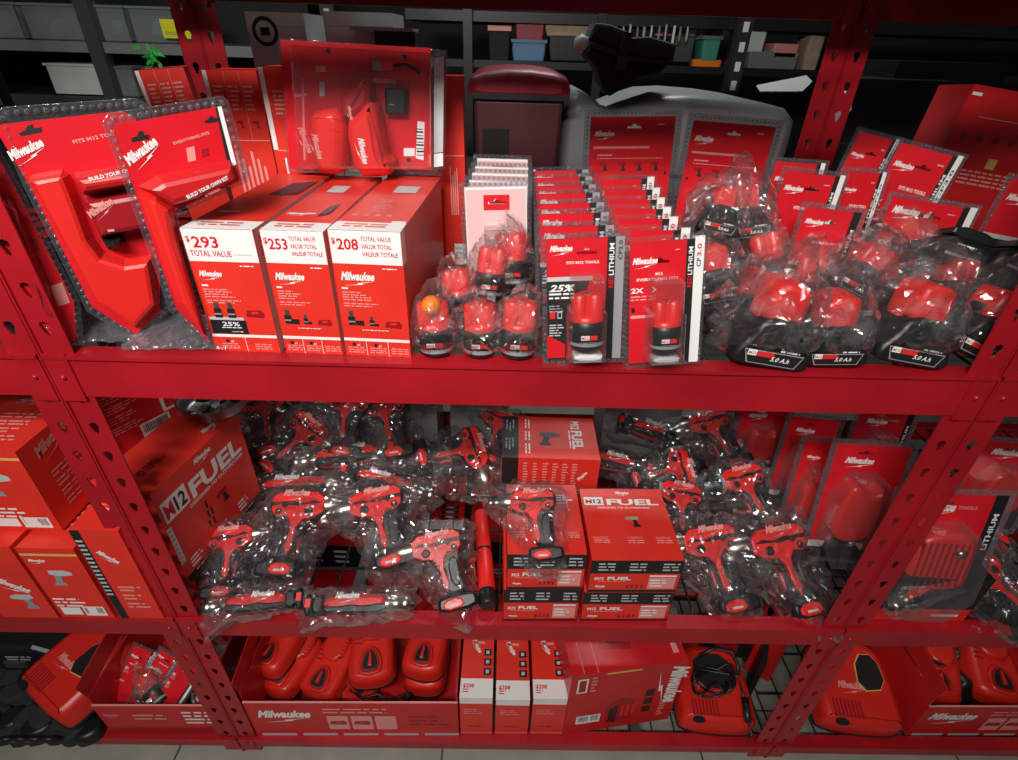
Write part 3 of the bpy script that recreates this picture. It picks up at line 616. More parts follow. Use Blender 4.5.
# ---- the two angled clamshells at the left
def angled_pack(fr, flange, card, boxes, lab, decor):
    t = thing('tool_clamshell', fr.M, lab, 'clamshell pack', 'angled clamshell packs at the left')
    m = MB(); P = fr.out(flange); m.ext(P, -.003, .0, CLAMH, bev=.0008)
    q = inset(P, .006)
    for i in range(len(P)):
        a, b = V(q[i]), V(q[(i+1) % len(q)]); n = max(1, int((b-a).length/.008))
        for k in range(n): c = a+(b-a)*(k/n); m.lathe([(.003, .0), (.0024, .0018), (.0008, .0026)], CLAMH, TR(c.x, c.y, 0), seg=6)
    m.build('clear_flange', t)
    m = MB(); P = fr.out(card); m.ext(P, .0004, .0018, CARD); decor(m, fr); m.build('card', t)
    for nm, pts, hgt, mt, dec in boxes:
        m = MB(); P = fr.out(pts, hgt); m.ext(P, .0012, hgt, mt, bev=.006, smooth=False, taper=.004)
        if dec: dec(m, fr, hgt)
        m.build(nm, t)
    return t
def pt(fr, p, off=0): return fr.uv(*p, off)
def seg_text(m, fr, s, p0, p1, size_px, mt, off, logo=False, up=3, bold=.03):
    """lettering that runs from p0 to p1 on the plane lifted by off"""
    a, b = V(fr.uv(*p0, off)), V(fr.uv(*p1, off)); w = (b-a).length; r = math.atan2(b.y-a.y, b.x-a.x); F = TR(0, 0, off)
    if logo:
        G = F @ TR(a.x, a.y, 0) @ Matrix.Rotation(r, 4, 'Z'); m.logo(0, 0, w, mt, G, up=up)
    else:
        c = V(fr.uv(p0[0], p0[1]-size_px, off)); m.text(s, a.x, a.y, (c-a).length, mt, F, w=w, rot=r, up=up, bold=bold)
# pack nearer the left edge
fr = FZ(137, 339, ZU+.004, yaw=30, tilt=4)
def dec1(m, fr):
    P = fr.out([(19, 133), (26, 130), (28, 125), (33, 124), (34, 128), (42, 127), (42, 132), (21, 136)]); m.ext(P, .0018, .0022, BLKP)
    seg_text(m, fr, '', (16, 166), (50, 150), 0, WHT, .0022, logo=True); seg_text(m, fr, 'FITS M12 TOOLS', (74, 144), (122, 134), 5, PINK, .0022)
def dec1b(m, fr, h): seg_text(m, fr, 'BUILD YOUR OWN KIT', (90, 181), (146, 168), 5, WHT, h)
def dec1c(m, fr, h): seg_text(m, fr, '', (94, 222), (118, 206), 0, PINK, h, logo=True); m.rect(*fr.uv(108, 232, h), *fr.uv(114, 229, h), PINK, TR(0, 0, h))
angled_pack(fr, [(-6, 116), (2, 107), (135, 98), (148, 104), (172, 235), (172, 310), (137, 341), (87, 312), (22, 184)], [(-4, 130), (2, 124), (122, 111), (136, 118), (160, 235), (160, 312), (136, 334), (92, 306), (28, 182)],
    [('charger_shell', [(25, 181), (30, 176), (60, 171), (68, 176), (76, 196), (92, 240), (104, 256), (124, 262), (152, 258), (160, 306), (136, 333), (94, 306)], .020, PLRED, None),
     ('kit_box', [(70, 176), (150, 164), (156, 185), (80, 198)], .034, RED2, dec1b),
     ('tool_body', [(80, 200), (150, 188), (158, 230), (98, 242)], .028, MAROON, dec1c),
     ('battery_dock', [(99, 243), (122, 236), (126, 246), (106, 254)], .027, BLK, None)],
    'red charger clamshell pack at the far left with pointed foot', dec1)
fr = FZ(214, 350, ZU+.004, yaw=34, tilt=4)
def dec2(m, fr):
    for pts in ([(131, 138), (137, 136), (139, 131), (143, 131), (144, 135), (149, 134), (149, 139), (132, 142)], [(204, 121), (208, 119), (210, 116), (213, 116), (214, 118), (217, 118), (217, 122), (205, 123)]): m.ext(fr.out(pts), .0018, .0022, BLKP)
    seg_text(m, fr, '', (134, 171), (164, 148), 0, WHT, .0022, logo=True); seg_text(m, fr, 'EVERYTHING FITS', (174, 145), (210, 134), 4, PINK, .0022); m.ext(fr.out([(186, 148), (194, 146), (196, 160), (188, 162)]), .0018, .0024, PINK); m.ext(fr.out([(201, 150), (207, 148), (209, 155), (202, 157)]), .0018, .0024, MAROON)
    m.ext(fr.out([(217, 107), (221, 106), (236, 164), (232, 166)]), .0018, .0026, WHT); m.ext(fr.out([(215, 108), (217, 107), (232, 166), (228, 167)]), .0018, .0024, BLKP)
def dec2b(m, fr, h): seg_text(m, fr, 'BUILD YOUR OWN KIT', (188, 199), (229, 179), 5, WHT, h); seg_text(m, fr, '6 TOOLS', (206, 197), (220, 190), 3, PINK, h)
angled_pack(fr, [(102, 122), (108, 113), (222, 96), (228, 100), (250, 172), (248, 182), (178, 216), (181, 236), (214, 349), (170, 312)], [(113, 130), (119, 124), (216, 107), (236, 164), (240, 180), (172, 212), (178, 240), (209, 342), (176, 308)],
    [('charger_shell', [(139, 193), (158, 196), (174, 208), (180, 240), (207, 340), (178, 306)], .016, PLRED, None),
     ('kit_box', [(139, 190), (160, 178), (234, 162), (241, 182), (200, 202), (174, 210)], .030, RED2, dec2b)],
    'red charger clamshell pack leaning beside the $293 carton', dec2)
fr = FZ(58, 350, ZU+.004, yaw=40, tilt=4)
def dec0(m, fr): m.ext(fr.out([(50, 286), (62, 282), (70, 302), (58, 306)]), .0018, .0022, PINK); m.ext(fr.out([(30, 240), (36, 238), (40, 250), (34, 252)]), .0018, .0022, MAROON)
angled_pack(fr, [(-30, 150), (-2, 146), (22, 190), (80, 300), (84, 345), (58, 350), (20, 300)], [(-26, 158), (-4, 152), (18, 192), (74, 302), (76, 340), (58, 344), (22, 298)], [('charger_shell', [(0, 195), (14, 200), (52, 290), (58, 325), (48, 322), (22, 280)], .02, TOTE, None)], 'dark red clamshell pack half hidden behind the left post', dec0)
# ---- large clear pack standing on the kit cartons
ztop = ZU+.155
VT = [o for o in C.objects if o.name.startswith('battery_kit_box')]
ztop = max((VT[0].matrix_world @ V((0, max(v.co.y for v in ch.data.vertices), 0))).z for ch in C.objects if ch.parent == VT[0])
fr = FZ(289, 174, ztop+.002, yaw=0, tilt=3); U = fr.out([(278, 40), (430, 50), (443, 172)]); print('ztop', ztop, fr.o)
t = thing('holster_clamshell', fr.M, 'large clear clamshell with red holster and black adapter standing on the priced cartons', 'clamshell pack')
m = MB(); cardp = [(281, 40), (431, 48), (432, 170), (290, 168)]; P = fr.out(cardp); m.ext(P, 0, .0015, CARD)
m.ext(fr.out([(281, 40), (314, 43), (316, 170), (290, 168)]), .0015, .0019, CARD)
seg_text(m, fr, '', (294, 128), (305, 155), 0, PINK, .0022, logo=True); m.ext(fr.out([(302, 78), (304, 78), (306, 160), (304, 160)]), .0019, .0022, PINK)
m.ext(fr.out([(292, 62), (293.5, 62), (294, 90), (292.5, 90)]), .0019, .0022, PINK); m.ext(fr.out([(295, 94), (307, 93), (307, 96), (295, 97)]), .0019, .0022, PINK)
m.ext(fr.out([(316, 66), (326, 66), (326, 72), (316, 72)]), .0015, .0022, BRS); m.ext(fr.out([(320, 82), (325, 82), (325, 96), (320, 96)]), .0015, .0022, LGRY); m.ext(fr.out([(372, 78), (396, 80), (396, 84), (372, 82)]), .0015, .0022, PINK)
for c in ((329, 51), (405, 57), (409, 160)): m.lathe([(.0035, .0016), (.0035, .0022)], BLKP, TR(*fr.uv(*c), 0), seg=10)
m.ext(fr.out([(404, 148), (415, 148), (415, 156), (404, 156)]), .0015, .0022, WHT); m.build('card', t)
m = MB(); a0, b0 = fr.uv(416, 159, .003), fr.uv(424, 121, .003); m.ext(fr.out([(418, 121), (425, 122), (424, 160), (416, 158)]), .0016, .004, WHT)
for k in range(9): q = .1+.085*k; y0 = a0[1]+(b0[1]-a0[1])*q; m.box(a0[0]+.002, y0, .004, b0[0]-.002, y0+.0012*(1+k % 2), .0043, BLKP)
m.build('barcode_sticker', t)
m = MB(); m.ext(chaikin(fr.out([(307, 120), (314, 110), (342, 107), (343, 172), (335, 176), (312, 174)], .05), 1), .006, .05, PLRED, bev=.012, smooth=True)
for k in range(5): yy = fr.uv(325, 118+12*k, .05); m.box(yy[0]-.02, yy[1]-.0006, .0498, yy[0]+.02, yy[1], .0504, CARD)
seg_text(m, fr, '', (308, 134), (315, 160), 0, PINK, .0505, logo=True); m.build('battery_holder', t)
m = MB(); m.ext(chaikin(fr.out([(338, 96), (352, 90), (362, 78), (368, 78), (370, 104), (364, 110), (348, 122), (342, 120)], .045), 1), .006, .045, MAROON, bev=.008, smooth=True)
seg_text(m, fr, '', (345, 106), (349, 122), 0, PINK, .0455, logo=True); m.build('usb_adapter', t)
m = MB(); m.ext(chaikin(fr.out([(343, 124), (356, 114), (366, 102), (374, 104), (380, 140), (382, 158), (391, 160), (391, 174), (382, 178), (354, 177)], .055), 1), .006, .055, PLRED, bev=.012, smooth=True)
seg_text(m, fr, '', (354, 138), (360, 165), 0, WHT, .0556, logo=True); m.build('belt_holster', t)
m = MB(); m.ext(fr.out([(384, 88), (407, 89), (406, 115), (385, 114)], .02), .002, .02, BLK, bev=.004); m.fine(*fr.uv(389, 104, .02), .012, 1, .003, GRY, TR(0, 0, .0202)); m.build('power_port', t)
m = MB(); a, b = fr.uv(374, 66), fr.uv(400, 68); m.ext(fr.out([(374, 61), (383, 62), (383, 71), (374, 70)]), .003, .009, METAL); m.ext(fr.out([(383, 62), (394, 63), (394, 70), (383, 71)]), .003, .010, PLRED)
c = fr.uv(394, 66); d = fr.uv(418, 70); m.tube([(c[0], c[1], .008), ((c[0]+d[0])/2, c[1]+.002, .009), (d[0], d[1], .008), (d[0]+.002, d[1]-.004, .006)], .0022, BLK); m.build('charging_lead', t)
m = MB(); O = fr.out([(279, 38), (446, 50), (444, 176), (288, 172)], 0); I = fr.out([(290, 44), (433, 52), (433, 166), (296, 164)], 0)
m.plate(O, [I[::-1]], -.0006, .0006, CLAMH); m.ext(fr.out([(288, 44), (430, 52), (430, 170), (297, 170)], .062), .0008, .062, CLAM, bev=.004, taper=.001); m.build('clear_shell', t)
m = MB(); m.ext(fr.out([(433, 52), (446, 50), (444, 168), (432, 170)], .03), .010, .03, CLAMH, bev=.001); m.ext(fr.out([(434, 58), (444, 56), (443, 152), (434, 153)], .0305), .03, .0306, LGRY); m.ext(fr.out([(434, 154), (443, 153), (443, 166), (434, 167)], .0305), .03, .0308, WHT); m.build('spine_label', t)
# ---- bagged batteries at the right
GR = 'large batteries in clear bags at the right of the upper shelf'
for i, (px, py, y, kd, s, rl, tl, lab) in enumerate((
    (757, 360, .026, 'big', 1.16, -7, 4, 'large bagged battery at the front edge beside the 2X pack'),
    (822, 361, .028, 'big', .98, 4, 4, 'large bagged battery, second from the 2X pack along the front edge'),
    (893, 358, .035, 'big', 1.12, -8, 8, 'large bagged battery, third from the 2X pack along the front edge'),
    (958, 352, .045, 'dark', 1.0, -22, 10, 'crumpled bagged battery in the corner at the right front post'),
    (738, 328, .105, 'big', .95, -14, 12, 'bagged red battery leaning behind the first large one'),
    (716, 300, .14, 'big', .88, 14, 12, 'bagged red battery tucked against the blister packs'),
    (802, 305, .14, 'slim', 1.0, 0, 14, 'small red battery end showing between two bags'),
    (842, 292, .12, 'big', .80, -24, 14, 'tilted red and black battery before the 25% card'),
    (872, 318, .11, 'big', 1.05, 12, 14, 'bagged battery with bright film behind the third large one'),
    (938, 312, .13, 'big', .85, -10, 16, 'red battery in thin bag below the black packs'),
    (745, 240, .22, 'big', .85, 10, 18, 'empty looking crumpled bag and battery on top of the heap at left'),
    (773, 285, .16, 'slim', 1.1, 20, 18, 'bagged battery lying below the black spine card'),
    (712, 235, .20, 'dark', .75, -10, 18, 'dark bagged battery in front of the leaning large card'),
    (905, 270, .19, 'dark', .8, 16, 18, 'bagged battery just in front of the widest white spine card'))):
    p = PY(px, py, y); z = max(p.z, ZU+.004)
    bagged_battery(Frame((p.x, y, z), yaw=-4 if px > 700 else 0, tilt=tl), kd, lab, 40+i, s=s, gr=GR, roll=rl, m=BAG, tail=.6, grow=1.12)
def slide_pack(fr, lab, roll):
    t = thing('slide_battery', fr.M @ RZ(roll), lab, 'battery', 'black slide batteries with red latches'); m = MB()
    m.ext(chaikin([(-.045, 0), (.045, 0), (.050, .018), (.040, .04), (-.040, .04), (-.050, .018)], 2), -.035, .035, BLK, bev=.008, smooth=True)
    m.ext(chaikin([(-.030, .038), (.030, .038), (.028, .055), (-.028, .055)], 1), -.03, .028, BLK, bev=.003); m.rect(-.03, .012, .02, .016, GRY, TR(0, 0, .035)); m.fine(-.02, .03, .04, 1, .004, WHT, TR(0, 0, .035)); m.build('battery_case', t)
    m = MB(); m.ext(chaikin([(.030, .008), (.053, .012), (.050, .036), (.030, .040)], 1), -.02, .037, ORG if False else PLRED, bev=.004, smooth=True); m.build('release_latch', t)
for px, py, y, rl, lab in ((945, 268, .17, -14, 'black slide battery with red latch lying behind the bags at the right'), (1003, 282, .14, -18, 'black slide battery with red latch cut by the right edge')):
    p = PY(px, py, y); slide_pack(Frame(p, yaw=-10, tilt=20), lab, rl)
# loose film lying on the deck at the left
for px, py, lab, s in ((95, 338, 'flat clear film lying under the far left packs', 1), (185, 345, 'flat clear film lying before the $293 carton', 2)):
    fr = Frame(PZ(px, py, ZU+.004), yaw=5, tilt=82); t = thing('plastic_wrap', fr.M, lab, 'plastic wrap', 'clear film on the upper deck')
    m = MB(); b = bag(t, [(-.07, -.012), (.06, -.014), (.075, .05), (-.03, .07), (-.085, .04)], 0, .012, 90+s, m=CLAMH, crumple=.004)
# ================================================================== what stands behind the rack
t = thing('steel_shelving', TR(0, 0, 0), 'dark shelving unit standing behind the red racks', 'shelving')
def bz(px, py, y): return PY(px, py, y)
YB = .74
m = MB(); m.box(-2.6, YB, 1.02, 2.6, 1.5, 1.05, DARK); m.build('shelf_board', t)
for x in (-1.62, -.56, .66, 1.72):
    m = MB(); m.box(x-.02, 1.28, 0, x+.02, 1.31, 2.6, BLK)
    for k in range(24): m.box(x-.008, 1.277, .9+k*.05, x+.008, 1.281, .925+k*.05, LGRY)
    m.build('slotted_post', t)
# a far gondola with bins
t = thing('gondola_shelving', TR(0, 0, 0), 'grey store shelving with trays at the far left', 'shelving')
YG = 1.75
for py in (42, 97):
    z = PY(100, py, YG).z; m = MB(); m.box(-3.6, YG, z-.03, -.95, YG+.6, z, DGRY); m.box(-3.6, YG-.004, z-.035, -.95, YG, z, GREY if py < 60 else DGRY); m.build('shelf_board', t)
for px in (-30, 92): p = PY(px, 30, YG); m = MB(); m.box(p.x-.025, YG-.02, 0, p.x+.025, YG+.03, 2.4, DGRY); m.build('upright', t)
MB().box(-3.6, YG+.6, 0, -.95, YG+.63, 2.4, DARK).build('back_panel', t)
for i, (x0, x1, y0, y1, mt, inner, lab) in enumerate(((32, 88, 4, 38, BIN, None, 'clear tray on the far shelf beside the upright'), (96, 132, 6, 40, BIN, None, 'clear tray on the far shelf, second past the upright'), (136, 178, 6, 40, BIN, None, 'clear tray on the far shelf next to the yellow tag'),
        (-20, 26, 4, 38, BIN, None, 'clear tray on the far shelf at the left edge'), (56, 108, 66, 95, CREAM, TEAL, 'white and green bag of goods on the lower far shelf'), (112, 140, 67, 95, BIN, None, 'pale tray on the lower far shelf'))):
    yy = YG+.02; a, b, c = PY(x0, y1, yy), PY(x1, y1, yy), PY(x0, y0, yy); zz = PY(100, 42 if y1 < 60 else 97, YG).z+.002
    t = thing('storage_tray', TR(a.x, yy, zz), lab, 'tray', 'trays on the far grey shelving'); W_, H_ = b.x-a.x, c.z-a.z
    m = MB(); m.box(0, 0, 0, W_, .004, H_, mt); m.box(0, 0, 0, .004, .3, H_, mt); m.box(W_-.004, 0, 0, W_, .3, H_, mt); m.box(0, 0, 0, W_, .3, .004, mt); m.box(0, .296, 0, W_, .3, H_, mt); m.box(-.004, -.006, H_, W_+.004, .306, H_+.008, mt); m.build('tray_shell', t)
    m = MB(); m.ext(chaikin([(.01, .02), (W_*.4, .02), (W_*.5, H_*.6), (W_*.2, H_*.7), (.02, H_*.4)], 1), 0, .12, inner or CREAM, T=TR(0, .2, 0) @ RX(90), bev=.01); m.ext(chaikin([(W_*.5, .01), (W_*.95, .01), (W_*.9, H_*.7), (W_*.6, H_*.5)], 1), 0, .12, GREY, T=TR(0, .2, 0) @ RX(90), bev=.01); m.build('contents', t)
fr = FY(164, 38, YG-.007); t = thing('price_tag', fr.M, 'yellow shelf tag hanging by the rear left post', 'price tag'); U = fr.uv(192, 20)
m = MB(); m.box(0, 0, -.002, U[0], U[1], 0, YEL); m.text('TO', U[0]*.62, U[1]*.45, U[1]*.3, BLKP, w=U[0]*.4); m.fine(U[0]*.1, U[1]*.35, U[0]*.6, 2, U[1]*.1, TAN); m.build('tag_face', t)
fr = FY(148, 70, 1.3); t = thing('leafy_sprig', fr.M, 'small bright green sprig above the back cartons', 'plant'); m = MB(); r = random.Random(4)
for k in range(16): a = r.uniform(0, 6.28); R_ = TR(r.uniform(0, .05), r.uniform(.0, .06), r.uniform(-.01, .01)) @ RZ(math.degrees(a)) @ RX(r.uniform(-50, 50)); m.ext([(0, 0), (.012, .006), (.03, 0), (.012, -.006)], 0, .0008, GRN, T=R_)
m.build('leaf', t)
# white round-logo carton and its neighbour
def white_carton(px0, py0, px1, py1, y, lab, logo):
    fr = FY(px0, py1, y); U = fr.uv(px1, py0); H_ = U[1]; w_ = U[0]; fr2 = Frame(V((fr.o.x, fr.o.y, 1.052)));  h_ = fr.o.z+H_-1.052
    t = thing('white_carton', fr2.M, lab, 'box', 'white cartons behind the racks'); m = MB(); m.box(0, 0, -.15, w_, h_, 0, CREAM); m.rect(0, h_*.93, w_, h_*.935, LGRY)
    if logo:
        m.lathe([(w_*.22, .0003), (w_*.22, .0008)], BLKP, TR(w_*.30, h_-w_*.28, 0), seg=28); m.lathe([(w_*.16, .0009), (w_*.16, .0012)], CREAM, TR(w_*.30, h_-w_*.28, 0), seg=28); m.rect(w_*.22, h_-w_*.34, w_*.38, h_-w_*.22, BLKP, up=12)
    m.build('carton', t)
white_carton(254, 13, 303, 62, .86, 'white carton with round black emblem behind the left packs', True); white_carton(328, 13, 392, 45, .86, 'plain white carton behind the large clear clamshell', False)
# black tray with a grey lid next to it
fr = FY(352, 30, .80); U = fr.uv(414, 22); t = thing('display_stand', Frame(V((fr.o.x, .80, 1.052))).M, 'dark stand with a thin grey plate behind the large clamshell', 'stand'); h_ = fr.o.z-1.052
MB().box(.0, h_, -.06, U[0], h_+.006, .02, LGRY).build('top_plate', t); MB().box(U[0]*.35, 0, -.05, U[0]*1.0, h_, 0, BLK).build('pedestal', t)
# red tote
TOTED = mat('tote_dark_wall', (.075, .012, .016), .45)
fr = FY(470, 150, .80); a = V((PY(474, 150, .78).x, .78, 1.052)); b = PY(566, 70, .78); w_ = b.x-a.x; h_ = b.z-1.052
t = thing('storage_tote', TR(*a), 'dark red plastic tote with a rounded lid behind the pale packs', 'tote')
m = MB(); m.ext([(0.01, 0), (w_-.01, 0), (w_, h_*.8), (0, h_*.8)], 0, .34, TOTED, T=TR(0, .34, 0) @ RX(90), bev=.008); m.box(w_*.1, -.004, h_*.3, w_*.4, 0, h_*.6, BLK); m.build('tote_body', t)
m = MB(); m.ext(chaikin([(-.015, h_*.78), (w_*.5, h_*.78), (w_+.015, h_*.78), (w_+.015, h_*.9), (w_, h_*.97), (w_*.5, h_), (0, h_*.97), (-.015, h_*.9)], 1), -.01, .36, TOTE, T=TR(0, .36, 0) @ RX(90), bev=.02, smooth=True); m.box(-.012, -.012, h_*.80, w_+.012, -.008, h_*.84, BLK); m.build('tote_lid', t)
# grey moulded case
a = V((PY(560, 150, .86).x, .86, 1.052)); zt = PY(650, 108, .86).z; b = PY(808, 80, .86)
t = thing('moulded_case', TR(*a), 'long grey moulded plastic case lying behind the large red cards', 'case')
w_ = b.x-a.x; h_ = zt-1.052
prof = [(0, 0), (w_*.5, 0), (w_, 0), (w_*1.02, h_*.6), (w_*1.01, h_*1.0), (w_*.8, h_*1.10), (w_*.45, h_*1.14), (w_*.30, h_*1.02), (w_*.20, h_*.92), (w_*.12, h_*1.1), (w_*.02, h_*1.12), (-.01, h_*.6)]
m = MB(); m.ext(chaikin(prof, 1), 0, .36, GREY, T=TR(0, .36, 0) @ RX(90), bev=.03, smooth=True); m.build('case_shell', t)
m = MB(); m.ext(chaikin([(w_*.12, h_*.45), (w_*.26, h_*.45), (w_*.24, h_*.85), (w_*.15, h_*.9)], 1), 0, .02, DGRY, T=TR(0, .004, 0) @ RX(90), bev=.004); m.box(w_*.17, -.018, h_*.55, w_*.21, -.012, h_*.75, BLK); m.build('case_latch', t)
m = MB(); m.box(w_*.1, .0, h_*.3, w_*.95, -.004, h_*.34, DGRY); m.build('case_seam', t)
# soft black bag on the case
p = PY(622, 92, .90); t = thing('soft_tool_bag', TR(p.x, .98, p.z), 'small black cloth bag with straps lying on the grey case', 'bag')
m = MB(); q = lambda x, y: ((x-622)*.0027, (92-y)*.0027)
m.ext([q(588, 52), q(593, 40), q(606, 41), q(622, 46), q(620, 60), q(602, 57)], -.05, .07, FABR, T=RX(90), bev=.008)
m.ext([q(624, 50), q(640, 49), q(665, 54), q(664, 66), q(640, 66), q(622, 63)], -.04, .085, FABR, T=RX(90), bev=.008)
m.ext([q(584, 62), q(590, 56), q(606, 59), q(625, 66), q(662, 69), q(656, 76), q(636, 80), q(622, 90), q(612, 96), q(604, 88), q(598, 74)], -.06, .08, FABR, T=RX(90), bev=.012); m.build('bag_body', t)
m = MB(); m.ext([q(590, 54), q(606, 58), q(626, 64), q(664, 67), q(664, 70), q(624, 68), q(588, 58)], .07, .088, BLK, T=RX(90)); m.ext([q(616, 46), q(624, 47), q(620, 74), q(612, 72)], .08, .09, BLK, T=RX(90)); m.ext([q(614, 64), q(624, 65), q(622, 76), q(612, 75)], .088, .094, DGRY, T=RX(90)); m.build('strap', t)
m = MB(); m.lathe([(.001, -.02), (.018, -.012), (.02, .0), (.018, .012), (.001, .02)], LGRY, TR(*[q(583, 56)[0], -.05, q(583, 56)[1]]), seg=14); m.build('end_cap', t)
# white leaflet and small things on the far shelves
def lump(name, px0, py0, px1, py1, y, mt, lab, cat, d=.12, ch=1, zb=None, grp=None, top=None):
    a, b = PY(px0, py1, y), PY(px1, py0, y); zb = a.z if zb is None else zb; w_, h_ = b.x-a.x, b.z-zb
    t = thing(name, TR(a.x, y, zb), lab, cat, grp); m = MB()
    m.ext(chaikin([(w_*.04, 0), (w_*.96, 0), (w_, h_*.5), (w_, h_*.96), (w_*.96, h_), (w_*.04, h_), (0, h_*.96), (0, h_*.5)], ch if ch > 1 else 0), 0, d, mt, T=TR(0, d, 0) @ RX(90), bev=.006, smooth=True); m.build('body', t)
    if top: m = MB(); m.box(-.006, -.006, h_*.86, w_+.006, d+.006, h_, top, bev=0); m.build('lid', t)
    return t
t = thing('wall_shelving', TR(0, 0, 0), 'dark shelving along the far side, seen under the top beam', 'shelving')
z1 = PY(520, 61, 2.3).z; MB().box(-.5, 2.3, z1-.03, 4.2, 2.8, z1, BLK).build('shelf_board', t); z2 = PY(520, 12, 2.3).z; MB().box(-.5, 2.3, z2-.04, 4.2, 2.8, z2, BLK).build('shelf_board', t)
for px in (468, 600, 735, 840): p = PY(px, 40, 2.28); MB().box(p.x-.02, 2.26, 0, p.x+.02, 2.30, 2.6, BLK).build('upright', t)
for n, x0, y0, x1, y1, mt, lab, cat, tp in (('storage_bin', 512, 40, 546, 61, BLUE, 'blue bin on the far shelf above the red tote', 'bin', BLUE), ('cardboard_box', 515, 18, 545, 40, TOTE, 'red box standing over the blue bin', 'box', None), ('tool_pouch', 489, 26, 510, 61, FABR, 'dark pouch with pink flap on the far shelf', 'pouch', PINK),
        ('cardboard_box', 545, 22, 598, 36, TAN, 'kraft carton on the far shelf under the beam', 'box', None), ('storage_crate', 548, 36, 590, 61, BLK, 'black crate on the far shelf beside the blue bin', 'crate', None), ('green_jar', 700, 36, 722, 62, TEAL, 'green translucent jar on the far shelf', 'jar', BIN), ('plastic_basket', 692, 60, 722, 70, ORG, 'orange basket edge below the green jar', 'basket', None),
        ('storage_crate', 672, 36, 696, 62, DGRY, 'dark grey crate left of the green jar', 'crate', None), ('cardboard_box', 745, 30, 768, 52, CREAM, 'cream box on the far shelf right of the jar', 'box', None), ('fabric_roll', 772, 44, 800, 58, PINK, 'pink folded cloth on the far shelf', 'cloth', None), ('cardboard_box', 800, 36, 826, 76, TAN, 'kraft box beside the rear right post', 'box', None), ('folded_sheet', 745, 52, 800, 76, GREY, 'dark folded sheets under the pink cloth', 'sheet', None)):
    lump(n, x0, y0, x1, y1, 2.32, mt, lab, cat, top=tp)
r = random.Random(5)
for i in range(12):
    px = 606+i*7.2; lump('hanging_packet', px, 24+r.uniform(0, 3), px+4.5, 44+r.uniform(-4, 8), 2.25, (CREAM, TAN, LGRY)[i % 3], 'small pale packet hanging in the row behind the black bag', 'packet', d=.01, grp='packets hanging in a row far behind')
for i in range(7):
    px = 655+i*11; lump('artificial_flower', px, 25+r.uniform(0, 4), px+10, 36, 2.4, (CREAM, PINK, TEAL)[i % 3] if i % 3 else CREAM, 'small pale flower head on the far top shelf', 'flower', d=.05, ch=2, grp='pale flowers on the far shelf')
fr = FY(728, 96, .92, tilt=60); t = thing('paper_sheet', fr.M, 'white sheet lying on the grey case by the rear right post', 'paper'); MB().ext(fr.out([(756, 86), (806, 76), (812, 82), (802, 92), (760, 92)]), 0, .002, WHT).build('sheet', t)
fr = FY(838, 122, .82); t = thing('white_block', fr.M, 'small white block just right of the rear right post', 'box'); m = MB(); U = fr.out([(836, 96), (853, 92), (852, 110), (834, 124)]); m.ext(U, -.06, 0, CREAM, bev=.002); m.build('body', t)
# dark filler stock inside the right-hand bay's back: cartons lost in shade
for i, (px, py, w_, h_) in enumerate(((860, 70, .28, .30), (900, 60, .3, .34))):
    p = PY(px, py, .95+.1*i); t = thing('dark_carton', TR(p.x, .95+.1*i, 1.052), ('black carton standing in shade right of the rear post', 'taller black carton in shade behind the big dark red carton')[i], 'box'); m = MB(); m.box(0, 0, 0, w_, .2, h_, BLK); m.box(0, -.001, h_*.5, w_, 0, h_*.505, DGRY); m.build('carton', t)
